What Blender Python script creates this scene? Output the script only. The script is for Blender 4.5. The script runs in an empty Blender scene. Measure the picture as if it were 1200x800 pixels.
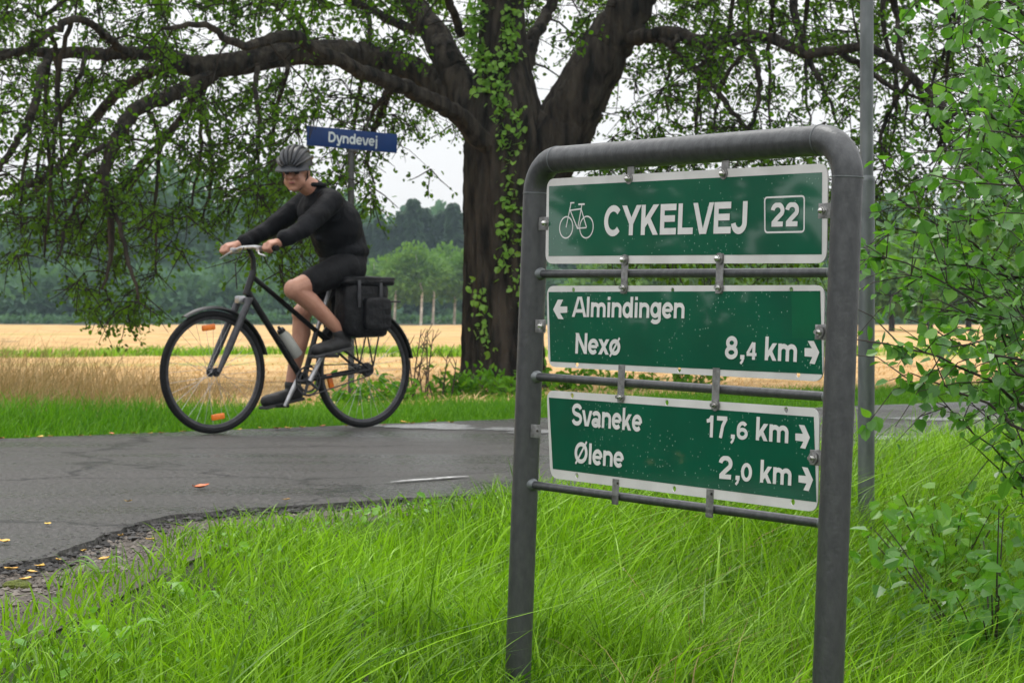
import bpy, bmesh, math, random
import numpy as np
from mathutils import Vector, Matrix
S = bpy.context.scene
C = S.collection
R = math.radians
rng = np.random.default_rng(11)
random.seed(7)

# ------------------------------------------------------------------ camera
CAMZ = 0.62
PITCH = math.atan(19 / 2400)
cam_d = bpy.data.cameras.new('camera')
cam = bpy.data.objects.new('camera', cam_d)
C.objects.link(cam)
cam.location = (0, 0, CAMZ)
cam.rotation_euler = (math.pi / 2 - PITCH, 0, 0)
cam_d.sensor_width = 36
cam_d.lens = 72
cam_d.clip_start = 0.05
cam_d.clip_end = 3000
cam_d.dof.use_dof = True
cam_d.dof.focus_distance = 4.3
cam_d.dof.aperture_fstop = 17
S.camera = cam

# ------------------------------------------------------------------ world, sun, exposure
SUN_EL, SUN_AZ = 62, 340
W = bpy.data.worlds.new('World')
S.world = W
W.use_nodes = True
wn, wl = W.node_tree.nodes, W.node_tree.links
bg = wn['Background']
sky = wn.new('ShaderNodeTexSky')
sky.sky_type = 'NISHITA'
sky.sun_disc = False
sky.sun_elevation = R(SUN_EL)
sky.sun_rotation = R(SUN_AZ)
sky.dust_density = 4
tc = wn.new('ShaderNodeTexCoord')
sep = wn.new('ShaderNodeSeparateXYZ')
wl.new(tc.outputs['Generated'], sep.inputs[0])
ramp = wn.new('ShaderNodeMapRange')            # overcast sky: brighter towards the zenith
ramp.inputs[1].default_value = 0.0
ramp.inputs[2].default_value = 1.0
ramp.inputs[3].default_value = 8.8
ramp.inputs[4].default_value = 22.0
wl.new(sep.outputs['Z'], ramp.inputs[0])
cn = wn.new('ShaderNodeTexNoise')
cn.inputs['Scale'].default_value = 2.2
cn.inputs['Detail'].default_value = 5
wl.new(tc.outputs['Generated'], cn.inputs['Vector'])
cr = wn.new('ShaderNodeMapRange')
cr.inputs[1].default_value = 0.3
cr.inputs[2].default_value = 0.7
cr.inputs[3].default_value = 0.92
cr.inputs[4].default_value = 1.06
wl.new(cn.outputs['Fac'], cr.inputs[0])
mu = wn.new('ShaderNodeMath'); mu.operation = 'MULTIPLY'
wl.new(ramp.outputs[0], mu.inputs[0]); wl.new(cr.outputs[0], mu.inputs[1])
cc = wn.new('ShaderNodeVectorMath'); cc.operation = 'SCALE'
cc.inputs[0].default_value = (1.0, 0.995, 1.0)
wl.new(mu.outputs[0], cc.inputs['Scale'])
mx = wn.new('ShaderNodeMixRGB')
mx.inputs[0].default_value = 0.93             # cloud cover over the clear sky
wl.new(sky.outputs[0], mx.inputs[1]); wl.new(cc.outputs[0], mx.inputs[2])
wl.new(mx.outputs[0], bg.inputs[0])
bg.inputs[1].default_value = 0.1
sun_d = bpy.data.lights.new('sun', 'SUN')
sun_d.energy = 1.2
sun_d.angle = R(20)
sun_d.color = (1, 0.97, 0.92)
sun = bpy.data.objects.new('sun', sun_d)
C.objects.link(sun)
az = R(SUN_AZ)
sd = Vector((math.sin(az) * math.cos(R(SUN_EL)), math.cos(az) * math.cos(R(SUN_EL)), math.sin(R(SUN_EL))))
sun.rotation_euler = sd.to_track_quat('Z', 'Y').to_euler()
sun.location = (0, 0, 12)
S.view_settings.view_transform = 'Standard'
S.view_settings.look = 'None'
S.view_settings.exposure = 0.15
S.cycles.max_bounces = 6
S.cycles.transparent_max_bounces = 6
S.cycles.volume_bounces = 0
S.cycles.use_denoising = True

# ------------------------------------------------------------------ helpers
cp, sp = math.cos(PITCH), math.sin(PITCH)
def ray(px, py):
    x, u = (px - 600) / 2400, -(py - 400) / 2400
    return np.array([x, cp + u * sp, u * cp - sp])
def P(px, py, Y):
    d = ray(px, py)
    return np.array([0, 0, CAMZ]) + d * (Y / d[1])
def nrm(v):
    v = np.asarray(v, float)
    return v / (np.linalg.norm(v) + 1e-12)

WLOC = {}
def link(o, parent=None):
    C.objects.link(o)
    if parent is not None:
        o.parent = parent
        WLOC[o.name] = WLOC[parent.name]
    return o
def tag(o, label=None, cat=None, group=None, kind=None):
    if label: o['label'] = label
    if cat: o['category'] = cat
    if group: o['group'] = group
    if kind: o['kind'] = kind
    return o
def thing(name, loc, label, cat, group=None):
    o = bpy.data.objects.new(name, None)
    o.empty_display_size = 0.1
    o.location = loc
    C.objects.link(o)
    WLOC[o.name] = np.array(loc, float)
    return tag(o, label, cat, group)

class MB:
    def __init__(s): s.v = []; s.f = []
    def add(s, vs, fs):
        n = len(s.v); s.v += [tuple(map(float, q)) for q in vs]
        s.f += [tuple(i + n for i in f) for f in fs]
    def box(s, c, ax, sz, bev=0):
        c = np.array(c, float); ax = [nrm(a) for a in ax]; h = [q / 2 for q in sz]
        if bev <= 0:
            vs = [c + ax[0] * h[0] * i + ax[1] * h[1] * j + ax[2] * h[2] * k for i in (-1, 1) for j in (-1, 1) for k in (-1, 1)]
            s.add(vs, [(0, 1, 3, 2), (4, 6, 7, 5), (0, 4, 5, 1), (2, 3, 7, 6), (0, 2, 6, 4), (1, 5, 7, 3)])
        else:
            bm = bmesh.new(); bmesh.ops.create_cube(bm, size=1)
            for v in bm.verts: v.co = Vector((v.co.x * sz[0], v.co.y * sz[1], v.co.z * sz[2]))
            bmesh.ops.bevel(bm, geom=bm.edges[:], offset=bev, segments=2, affect='EDGES', profile=0.6)
            bm.verts.index_update()
            s.add([c + ax[0] * v.co.x + ax[1] * v.co.y + ax[2] * v.co.z for v in bm.verts], [[v.index for v in f.verts] for f in bm.faces])
            bm.free()
        return s
    def tube(s, pts, rad, n=10, cap=True, closed=False):
        pts = [np.array(p, float) for p in pts]
        m = len(pts)
        if not hasattr(rad, '__len__'): rad = [rad] * m
        T = []
        for i in range(m):
            if closed: t = pts[(i + 1) % m] - pts[i - 1]
            else: t = pts[min(i + 1, m - 1)] - pts[max(i - 1, 0)]
            T.append(nrm(t))
        a = np.array([0, 0, 1.0]) if abs(T[0][2]) < 0.9 else np.array([1.0, 0, 0])
        u = nrm(np.cross(T[0], a)); vs = []
        for i in range(m):
            u = nrm(u - T[i] * np.dot(u, T[i])); w = np.cross(T[i], u)
            for k in range(n):
                an = 2 * math.pi * k / n
                vs.append(pts[i] + (u * math.cos(an) + w * math.sin(an)) * rad[i])
        fs = []
        for i in range(m if closed else m - 1):
            j = (i + 1) % m
            for k in range(n):
                fs.append((i * n + k, i * n + (k + 1) % n, j * n + (k + 1) % n, j * n + k))
        if cap and not closed:
            fs.append(tuple(range(n))[::-1]); fs.append(tuple((m - 1) * n + k for k in range(n)))
        s.add(vs, fs); return s
    def ell(s, c, ax, r, nu=14, nv=9):
        c = np.array(c, float); ax = [nrm(a) for a in ax]; vs = [c - ax[2] * r[2]]; fs = []
        for i in range(1, nv):
            ph = -math.pi / 2 + math.pi * i / nv
            for k in range(nu):
                t = 2 * math.pi * k / nu
                vs.append(c + ax[0] * r[0] * math.cos(ph) * math.cos(t) + ax[1] * r[1] * math.cos(ph) * math.sin(t) + ax[2] * r[2] * math.sin(ph))
        vs.append(c + ax[2] * r[2]); e = len(vs) - 1
        for k in range(nu):
            fs.append((0, 1 + (k + 1) % nu, 1 + k)); b = 1 + (nv - 2) * nu
            fs.append((e, b + k, b + (k + 1) % nu))
            for i in range(nv - 2):
                a = 1 + i * nu
                fs.append((a + k, a + (k + 1) % nu, a + nu + (k + 1) % nu, a + nu + k))
        s.add(vs, fs); return s
    def cap(s, p0, p1, r0, r1):     # tapered capsule
        p0 = np.array(p0, float); p1 = np.array(p1, float); d = nrm(p1 - p0)
        a = np.array([0, 0, 1.0]) if abs(d[2]) < 0.9 else np.array([1.0, 0, 0])
        u = nrm(np.cross(d, a)); w = np.cross(d, u)
        pts = []; rr = []
        for k in range(5):
            t = math.pi / 2 * k / 5; pts.append(p0 - d * r0 * math.cos(t)); rr.append(max(r0 * math.sin(t), 1e-4))
        for k in range(6):
            t = k / 5; pts.append(p0 + (p1 - p0) * t); rr.append(r0 + (r1 - r0) * t)
        for k in range(4, -1, -1):
            t = math.pi / 2 * k / 5; pts.append(p1 + d * r1 * math.cos(t)); rr.append(max(r1 * math.sin(t), 1e-4))
        s.tube(pts, rr, 14); return s
    def poly(s, pts, nvec, th):     # extruded polygon
        pts = [np.array(p, float) for p in pts]; n = len(pts); nv = np.array(nvec) * th
        vs = [p + nv for p in pts] + pts
        fs = [tuple(range(n)), tuple(range(2 * n - 1, n - 1, -1))] + [(i, n + i, n + (i + 1) % n, (i + 1) % n) for i in range(n)]
        s.add(vs, fs); return s
    def build(s, name, mat, parent=None, smooth=True, kind=None, label=None):
        off = WLOC[parent.name] if parent is not None else np.zeros(3)
        me = bpy.data.meshes.new(name)
        me.from_pydata([(a[0] - off[0], a[1] - off[1], a[2] - off[2]) for a in s.v], [], s.f)
        if mat is not None: me.materials.append(mat)
        me.polygons.foreach_set('use_smooth', [smooth] * len(me.polygons))
        if smooth:
            try: me.set_sharp_from_angle(angle=R(40))
            except Exception: pass
        me.update()
        o = bpy.data.objects.new(name, me); link(o, parent)
        if parent is None: WLOC[o.name] = np.zeros(3)
        return tag(o, label=label, kind=kind)

def np_mesh(name, V, F, mat, parent=None, smooth=False, kind=None):
    """V (n,3), F (m,k) all faces same size"""
    off = WLOC[parent.name] if parent is not None else np.zeros(3)
    V = (V - off).astype(np.float32)
    me = bpy.data.meshes.new(name)
    m, k = F.shape
    me.vertices.add(len(V)); me.vertices.foreach_set('co', V.ravel())
    me.loops.add(m * k); me.loops.foreach_set('vertex_index', F.astype(np.int32).ravel())
    me.polygons.add(m); me.polygons.foreach_set('loop_start', np.arange(0, m * k, k, dtype=np.int32))
    me.polygons.foreach_set('loop_total', np.full(m, k, dtype=np.int32))
    me.polygons.foreach_set('use_smooth', np.full(m, smooth))
    if mat: me.materials.append(mat)
    me.update(calc_edges=True); me.validate()
    o = bpy.data.objects.new(name, me); link(o, parent)
    if parent is None: WLOC[o.name] = np.zeros(3)
    return tag(o, kind=kind)

# ---- vectorised leaves: base point, direction, normal
LEAF = np.array([(0, 0, 0), (0.30, 0.42, 0.10), (0.72, 0.34, 0.06), (1.0, 0, -0.06), (0.72, -0.34, 0.06), (0.30, -0.42, 0.10)])
def leaf_arrays(pos, dirs, size, asp=0.8, shape=LEAF, rg=rng):
    n = len(pos)
    dirs = dirs / (np.linalg.norm(dirs, axis=1, keepdims=True) + 1e-9)
    a = rg.normal(size=(n, 3)) * 0.55 + np.array([0, -0.25, 1.0])
    side = np.cross(a, dirs); side /= (np.linalg.norm(side, axis=1, keepdims=True) + 1e-9)
    nn = np.cross(dirs, side)
    sz = size.reshape(-1, 1, 1)
    V = pos[:, None, :] + sz * (shape[None, :, 0:1] * dirs[:, None, :] + asp * shape[None, :, 1:2] * side[:, None, :] + shape[None, :, 2:3] * nn[:, None, :])
    base = (np.arange(n) * 6)[:, None]
    F = np.concatenate([base + np.array([[0, 1, 2, 3]]), base + np.array([[0, 3, 4, 5]])], axis=0)
    return V.reshape(-1, 3), F
def branch_arrays(segs, n=5):
    """segs: list of (pts, radii); one joined mesh"""
    mb = MB()
    for pts, rr in segs: mb.tube(pts, rr, n, cap=False)
    return mb

# ------------------------------------------------------------------ materials
def mat(name, c1, c2=None, scale=8, rough=0.6, rough2=None, bump=0.0, bscale=None, metal=0.0, spec=0.5, coat=0.0, transl=0.0, island=False, detail=6, stretch=None, tcol=None):
    m = bpy.data.materials.new(name); m.use_nodes = True
    n, l = m.node_tree.nodes, m.node_tree.links
    b = n['Principled BSDF']; out = n['Material Output']
    b.inputs['Roughness'].default_value = rough; b.inputs['Metallic'].default_value = metal
    b.inputs['Specular IOR Level'].default_value = spec
    b.inputs['Coat Weight'].default_value = coat; b.inputs['Coat Roughness'].default_value = 0.05
    co = n.new('ShaderNodeTexCoord'); vec = co.outputs['Object']
    if stretch:
        mp = n.new('ShaderNodeMapping'); mp.inputs['Scale'].default_value = stretch
        l.new(vec, mp.inputs[0]); vec = mp.outputs[0]
    if c2 is None: c2 = tuple(q * 0.75 for q in c1)
    no = n.new('ShaderNodeTexNoise'); no.inputs['Scale'].default_value = scale; no.inputs['Detail'].default_value = detail
    l.new(vec, no.inputs['Vector'])
    mr = n.new('ShaderNodeMapRange'); mr.inputs[1].default_value = 0.35; mr.inputs[2].default_value = 0.65
    l.new(no.outputs['Fac'], mr.inputs[0])
    fac = mr.outputs[0]
    if island:
        g = n.new('ShaderNodeNewGeometry'); ad = n.new('ShaderNodeMath'); ad.operation = 'MULTIPLY_ADD'
        l.new(g.outputs['Random Per Island'], ad.inputs[0]); ad.inputs[1].default_value = 0.75
        sc = n.new('ShaderNodeMath'); sc.operation = 'MULTIPLY'; sc.inputs[1].default_value = 0.3
        l.new(fac, sc.inputs[0]); l.new(sc.outputs[0], ad.inputs[2]); fac = ad.outputs[0]
    mix = n.new('ShaderNodeMixRGB'); mix.inputs[1].default_value = (*c1, 1); mix.inputs[2].default_value = (*c2, 1)
    l.new(fac, mix.inputs[0]); l.new(mix.outputs[0], b.inputs['Base Color'])
    if rough2 is not None:
        rr = n.new('ShaderNodeMapRange'); rr.inputs[3].default_value = rough; rr.inputs[4].default_value = rough2
        l.new(mr.outputs[0], rr.inputs[0]); l.new(rr.outputs[0], b.inputs['Roughness'])
    if bump:
        n2 = n.new('ShaderNodeTexNoise'); n2.inputs['Scale'].default_value = bscale or scale * 4; n2.inputs['Detail'].default_value = 5
        l.new(vec, n2.inputs['Vector'])
        bp = n.new('ShaderNodeBump'); bp.inputs['Strength'].default_value = min(1, bump); bp.inputs['Distance'].default_value = 0.01 * max(1, bump)
        l.new(n2.outputs['Fac'], bp.inputs['Height']); l.new(bp.outputs[0], b.inputs['Normal'])
    if transl > 0:
        t = n.new('ShaderNodeBsdfTranslucent'); ms = n.new('ShaderNodeMixShader'); ms.inputs[0].default_value = transl
        hs = n.new('ShaderNodeMixRGB'); hs.blend_type = 'MULTIPLY'; hs.inputs[0].default_value = 1
        hs.inputs[2].default_value = (*(tcol or (1.5, 1.6, 0.6)), 1)
        l.new(mix.outputs[0], hs.inputs[1]); l.new(hs.outputs[0], t.inputs[0])
        l.new(b.outputs[0], ms.inputs[1]); l.new(t.outputs[0], ms.inputs[2]); l.new(ms.outputs[0], out.inputs[0])
    return m

M = {}
M['soil'] = mat('soil', (0.035, 0.03, 0.018), (0.03, 0.05, 0.01), 14, 0.95, bump=1, bscale=60)
M['gravel_bed'] = mat('gravel_bed', (0.12, 0.10, 0.08), (0.06, 0.05, 0.04), 30, 0.85, bump=1, bscale=160)
M['pebble'] = mat('pebble', (0.25, 0.21, 0.175), (0.07, 0.062, 0.054), 40, 0.6, island=True)
M['grass'] = mat('grass', (0.030, 0.10, 0.003), (0.30, 0.55, 0.022), 1.2, 0.36, spec=0.2, transl=0.34, island=True, tcol=(1.2, 1.3, 0.6))
M['grass_far'] = mat('grass_far', (0.05, 0.18, 0.006), (0.16, 0.36, 0.010), 1.0, 0.5, spec=0.25, transl=0.4, island=True, tcol=(1.2, 1.3, 0.6))
M['grass_dry'] = mat('grass_dry', (0.42, 0.29, 0.12), (0.22, 0.17, 0.06), 2, 0.7, transl=0.2, island=True, tcol=(1, 1, 0.8))
M['straw'] = mat('straw', (0.62, 0.42, 0.19), (0.85, 0.64, 0.34), 2, 0.7, transl=0.2, island=True, tcol=(1, 1, 0.9))
M['weed'] = mat('weed', (0.10, 0.30, 0.025), (0.22, 0.42, 0.05), 5, 0.4, transl=0.35, island=True)
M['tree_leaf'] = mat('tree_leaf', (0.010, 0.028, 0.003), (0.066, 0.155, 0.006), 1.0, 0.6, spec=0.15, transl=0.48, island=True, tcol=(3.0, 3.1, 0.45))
M['ivy_leaf'] = mat('ivy_leaf', (0.14, 0.32, 0.04), (0.28, 0.50, 0.08), 3, 0.4, transl=0.3, island=True)
M['bush_leaf'] = mat('bush_leaf', (0.055, 0.18, 0.02), (0.13, 0.32, 0.04), 6, 0.3, transl=0.42, island=True, tcol=(1.5, 1.5, 0.6))
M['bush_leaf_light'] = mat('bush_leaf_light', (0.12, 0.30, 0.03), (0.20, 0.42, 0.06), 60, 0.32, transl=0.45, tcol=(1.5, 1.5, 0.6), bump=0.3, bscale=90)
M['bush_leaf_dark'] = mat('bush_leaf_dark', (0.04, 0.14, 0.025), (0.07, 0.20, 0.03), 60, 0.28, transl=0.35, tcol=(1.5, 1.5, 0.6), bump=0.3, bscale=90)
M['bark'] = mat('bark', (0.065, 0.055, 0.045), (0.010, 0.009, 0.008), 13, 0.95, spec=0.2, bump=5, bscale=26, stretch=(1, 1, 0.22))
M['twig'] = mat('twig', (0.03, 0.024, 0.018), (0.018, 0.014, 0.011), 9, 0.9, spec=0.15)
M['red_twig'] = mat('red_twig', (0.035, 0.022, 0.014), (0.02, 0.014, 0.01), 20, 0.7)
M['far_leaf'] = mat('far_leaf', (0.050, 0.115, 0.070), (0.11, 0.21, 0.105), 0.2, 0.8, spec=0.2, transl=0.3, island=True)  # bluish tint of distance haze is put into the leaf colour
M['birch_leaf'] = mat('birch_leaf', (0.08, 0.18, 0.03), (0.14, 0.27, 0.05), 0.3, 0.8, transl=0.35, island=True)
M['conifer_leaf'] = mat('conifer_leaf', (0.018, 0.05, 0.022), (0.04, 0.09, 0.03), 0.2, 0.85, island=True)
M['birch_bark'] = mat('birch_bark', (0.62, 0.60, 0.54), (0.25, 0.22, 0.2), 1.5, 0.8, stretch=(1, 1, 4))
M['galv'] = mat('galvanised_steel', (0.080, 0.084, 0.086), (0.058, 0.061, 0.064), 60, 0.36, 0.46, bump=0.12, bscale=220, metal=0.55, stretch=(1, 1, 0.5))
M['galv_light'] = mat('galvanised_steel_light', (0.17, 0.185, 0.19), (0.115, 0.128, 0.132), 30, 0.4, 0.55, bump=0.1, bscale=200, metal=0.55, stretch=(1, 1, 0.3))
M['zinc'] = mat('zinc_bracket', (0.30, 0.30, 0.30), (0.16, 0.16, 0.155), 60, 0.4, 0.6, bump=0.15, bscale=300, metal=0.7)
M['bolt'] = mat('bolt_steel', (0.72, 0.72, 0.70), (0.5, 0.49, 0.47), 90, 0.22, metal=0.9)
M['white'] = mat('white_sheeting', (0.62, 0.61, 0.60), (0.52, 0.51, 0.50), 12, 0.35, 0.5, coat=0.2)
M['print'] = mat('white_print', (0.66, 0.65, 0.64), (0.58, 0.57, 0.565), 25, 0.35, 0.5, coat=0.3)
M['blue'] = mat('blue_enamel', (0.004, 0.035, 0.16), (0.003, 0.028, 0.13), 5, 0.35, 0.45, spec=0.3)
M['pale_print'] = mat('pale_print', (0.62, 0.70, 0.74), None, 5, 0.5)
M['lighter_green'] = mat('green_area', (0.002, 0.100, 0.042), (0.002, 0.088, 0.038), 20, 0.3, spec=0.15, coat=0.85)

def green_mat():
    m = mat('green_sheeting', (0.0, 0.090, 0.045), (0.001, 0.070, 0.036), 6, 0.3, spec=0.15, coat=0.85)
    n, l = m.node_tree.nodes, m.node_tree.links
    b = n['Principled BSDF']; co = n.new('ShaderNodeTexCoord'); b.inputs['Coat IOR'].default_value = 1.7; b.inputs['Coat Roughness'].default_value = 0.03
    mixc = b.inputs['Base Color'].links[0].from_socket
    def drops(scale, lo, hi):
        v = n.new('ShaderNodeTexVoronoi'); v.inputs['Scale'].default_value = scale
        mp = n.new('ShaderNodeMapping'); mp.inputs['Scale'].default_value = (1, 1, 0.7)
        l.new(co.outputs['Object'], mp.inputs[0]); l.new(mp.outputs[0], v.inputs['Vector'])
        a = n.new('ShaderNodeMapRange'); a.inputs[1].default_value = lo; a.inputs[2].default_value = hi; a.inputs[3].default_value = 1; a.inputs[4].default_value = 0
        l.new(v.outputs['Distance'], a.inputs[0])
        g = n.new('ShaderNodeMath'); g.operation = 'GREATER_THAN'
        sx = n.new('ShaderNodeSeparateXYZ'); l.new(v.outputs['Color'], sx.inputs[0]); l.new(sx.outputs[0], g.inputs[0])
        nz = n.new('ShaderNodeTexNoise'); nz.inputs['Scale'].default_value = 7; l.new(mp.outputs[0], nz.inputs['Vector'])
        th = n.new('ShaderNodeMapRange'); th.inputs[1].default_value = 0.42; th.inputs[2].default_value = 0.62; th.inputs[3].default_value = 1.0; th.inputs[4].default_value = 0.80
        l.new(nz.outputs['Fac'], th.inputs[0]); l.new(th.outputs[0], g.inputs[1])
        q = n.new('ShaderNodeMath'); q.operation = 'MULTIPLY'; l.new(a.outputs[0], q.inputs[0]); l.new(g.outputs[0], q.inputs[1])
        return q.outputs[0]
    d = drops(210, 0.10, 0.30)
    mx2 = n.new('ShaderNodeMixRGB'); mx2.inputs[2].default_value = (0.16, 0.34, 0.25, 1)
    l.new(d, mx2.inputs[0]); l.new(mixc, mx2.inputs[1]); l.new(mx2.outputs[0], b.inputs['Base Color'])
    bp = n.new('ShaderNodeBump'); bp.inputs['Strength'].default_value = 0.6; bp.inputs['Distance'].default_value = 0.001
    l.new(d, bp.inputs['Height']); l.new(bp.outputs[0], b.inputs['Coat Normal']); l.new(bp.outputs[0], b.inputs['Normal'])
    return m
M['green'] = green_mat()

def road_mat():
    m = mat('asphalt', (0.070, 0.066, 0.062), (0.018, 0.017, 0.016), 75, 0.55, spec=0.2, bump=1.0, bscale=95, detail=9)
    n, l = m.node_tree.nodes, m.node_tree.links; b = n['Principled BSDF']
    co = n.new('ShaderNodeTexCoord')
    n1 = n.new('ShaderNodeTexNoise'); n1.inputs['Scale'].default_value = 0.9; n1.inputs['Detail'].default_value = 6
    mp = n.new('ShaderNodeMapping'); mp.inputs['Rotation'].default_value = (0, 0, R(-40)); mp.inputs['Scale'].default_value = (0.35, 1.6, 1)
    l.new(co.outputs['Object'], mp.inputs[0]); l.new(mp.outputs[0], n1.inputs['Vector'])
    a = n.new('ShaderNodeMapRange'); a.inputs[1].default_value = 0.40; a.inputs[2].default_value = 0.62; a.inputs[3].default_value = 0.22; a.inputs[4].default_value = 0.55
    l.new(n1.outputs['Fac'], a.inputs[0]); l.new(a.outputs[0], b.inputs['Roughness'])
    src = b.inputs['Base Color'].links[0].from_socket
    mm = n.new('ShaderNodeMixRGB'); mm.blend_type = 'MULTIPLY'; mm.inputs[0].default_value = 1
    a2 = n.new('ShaderNodeMapRange'); a2.inputs[1].default_value = 0.35; a2.inputs[2].default_value = 0.65; a2.inputs[3].default_value = 0.72; a2.inputs[4].default_value = 1.2
    l.new(n1.outputs['Fac'], a2.inputs[0]); l.new(src, mm.inputs[1]); l.new(a2.outputs[0], mm.inputs[2]); 
    g1 = n.new('ShaderNodeTexNoise'); g1.inputs['Scale'].default_value = 40; g1.inputs['Detail'].default_value = 4; g1.inputs['Roughness'].default_value = 0.7; l.new(co.outputs['Object'], g1.inputs['Vector'])
    g2 = n.new('ShaderNodeMapRange'); g2.inputs[1].default_value = 0.36; g2.inputs[2].default_value = 0.66; g2.inputs[3].default_value = 0.35; g2.inputs[4].default_value = 2.1; l.new(g1.outputs['Fac'], g2.inputs[0])
    g3 = n.new('ShaderNodeMixRGB'); g3.blend_type = 'MULTIPLY'; g3.inputs[0].default_value = 1; l.new(mm.outputs[0], g3.inputs[1]); l.new(g2.outputs[0], g3.inputs[2]); mm = g3
    g4 = n.new('ShaderNodeMath'); g4.operation = 'MULTIPLY_ADD'; g4.inputs[1].default_value = 0.9; g4.inputs[2].default_value = -0.45; l.new(g1.outputs['Fac'], g4.inputs[0])
    g5 = n.new('ShaderNodeMath'); g5.operation = 'ADD'; g5.use_clamp = True; l.new(a.outputs[0], g5.inputs[0]); l.new(g4.outputs[0], g5.inputs[1]); l.new(g5.outputs[0], b.inputs['Roughness'])
    # cracks
    v = n.new('ShaderNodeTexVoronoi'); v.feature = 'DISTANCE_TO_EDGE'; v.inputs['Scale'].default_value = 0.55
    nw = n.new('ShaderNodeTexNoise'); nw.inputs['Scale'].default_value = 3; nw.inputs['Detail'].default_value = 5
    l.new(co.outputs['Object'], nw.inputs['Vector'])
    ad = n.new('ShaderNodeMixRGB'); ad.blend_type = 'ADD'; ad.inputs[0].default_value = 0.5
    l.new(co.outputs['Object'], ad.inputs[1]); l.new(nw.outputs['Color'], ad.inputs[2]); l.new(ad.outputs[0], v.inputs['Vector'])
    ck = n.new('ShaderNodeMapRange'); ck.inputs[1].default_value = 0.004; ck.inputs[2].default_value = 0.014; ck.inputs[3].default_value = 0.22; ck.inputs[4].default_value = 1
    l.new(v.outputs['Distance'], ck.inputs[0])
    m3 = n.new('ShaderNodeMixRGB'); m3.blend_type = 'MULTIPLY'; m3.inputs[0].default_value = 1
    l.new(mm.outputs[0], m3.inputs[1]); l.new(ck.outputs[0], m3.inputs[2]); l.new(m3.outputs[0], b.inputs['Base Color'])
    return m
M['road'] = road_mat()
def field_mat():
    m = mat('stubble_field', (0.66, 0.43, 0.20), (0.38, 0.23, 0.095), 1.5, 0.9, spec=0.1, bump=4, bscale=6, stretch=(0.55, 0.8, 1), detail=12)
    n, l = m.node_tree.nodes, m.node_tree.links; b = n['Principled BSDF']
    co = n.new('ShaderNodeTexCoord'); src = b.inputs['Base Color'].links[0].from_socket
    nz = n.new('ShaderNodeTexNoise'); nz.inputs['Scale'].default_value = 0.16; nz.inputs['Detail'].default_value = 7
    mp = n.new('ShaderNodeMapping'); mp.inputs['Rotation'].default_value = (0, 0, R(-12)); mp.inputs['Scale'].default_value = (0.22, 1.2, 1)
    l.new(co.outputs['Object'], mp.inputs[0]); l.new(mp.outputs[0], nz.inputs['Vector'])
    a = n.new('ShaderNodeMapRange'); a.inputs[1].default_value = 0.56; a.inputs[2].default_value = 0.70; a.inputs[3].default_value = 0; a.inputs[4].default_value = 0.8
    l.new(nz.outputs['Fac'], a.inputs[0])
    mm = n.new('ShaderNodeMixRGB'); mm.inputs[2].default_value = (0.22, 0.30, 0.05, 1)
    sx = n.new('ShaderNodeSeparateXYZ'); l.new(co.outputs['Object'], sx.inputs[0])      # strip of green regrowth
    n5 = n.new('ShaderNodeTexNoise'); n5.inputs['Scale'].default_value = 0.5; n5.inputs['Detail'].default_value = 8; l.new(co.outputs['Object'], n5.inputs['Vector'])
    e1 = n.new('ShaderNodeMath'); e1.operation = 'MULTIPLY_ADD'; e1.inputs[1].default_value = 9; l.new(n5.outputs['Fac'], e1.inputs[0]); l.new(sx.outputs['Y'], e1.inputs[2])
    e2 = n.new('ShaderNodeMath'); e2.operation = 'SUBTRACT'; e2.inputs[1].default_value = 41.5; l.new(e1.outputs[0], e2.inputs[0])
    e3 = n.new('ShaderNodeMath'); e3.operation = 'ABSOLUTE'; l.new(e2.outputs[0], e3.inputs[0])
    e4 = n.new('ShaderNodeMapRange'); e4.inputs[1].default_value = 1.4; e4.inputs[2].default_value = 3.0; e4.inputs[3].default_value = 0.5; e4.inputs[4].default_value = 0; l.new(e3.outputs[0], e4.inputs[0])
    e5 = n.new('ShaderNodeMath'); e5.operation = 'MAXIMUM'; l.new(e4.outputs[0], e5.inputs[0]); l.new(a.outputs[0], e5.inputs[1])
    l.new(e5.outputs[0], mm.inputs[0]); l.new(src, mm.inputs[1]); l.new(mm.outputs[0], b.inputs['Base Color'])
    return m
M['field'] = field_mat()

# ------------------------------------------------------------------ terrain
NEAR = np.array([(-40, -28), (-8, -4), (-3, 0.9), (-1.75, 3.9), (-1.36, 5.2), (-1.24, 5.5), (-1.2, 6.2), (-1.15, 6.65), (-0.95, 6.9), (-0.75, 7.05),
                 (-0.37, 7.35), (0, 7.6), (0.7, 8.6), (1.73, 10.3), (2.4, 11.1), (4, 12.6), (8, 16), (60, 59)], float)
FA, FB = 13.55, 0.835     # far edge y = FA + FB x
def seg_dist(x, y, PL):
    x = np.asarray(x, float); y = np.asarray(y, float)
    best = np.full(x.shape, 1e9); sg = np.ones(x.shape)
    for (ax, ay), (bx, by) in zip(PL[:-1], PL[1:]):
        dx, dy = bx - ax, by - ay
        t = np.clip(((x - ax) * dx + (y - ay) * dy) / (dx * dx + dy * dy), 0, 1)
        d = np.hypot(x - ax - t * dx, y - ay - t * dy)
        c = dx * (y - ay) - dy * (x - ax)
        m = d < best - 1e-9
        best = np.where(m, d, best); sg = np.where(m, np.where(c < 0, 1.0, -1.0), sg)
    return best * sg
def verge(x, y): return seg_dist(x, y, NEAR)          # + on the camera's side
def beyond(x, y): return (np.asarray(y) - FA - FB * np.asarray(x)) / math.hypot(1, FB)
def wob(x, y, s, k=0):
    return (np.sin(x * s * 1.7 + k) * np.cos(y * s * 1.3 + 2 * k) + np.sin(x * s * 0.7 - y * s * 1.1 + k * 3)) * 0.5
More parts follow.
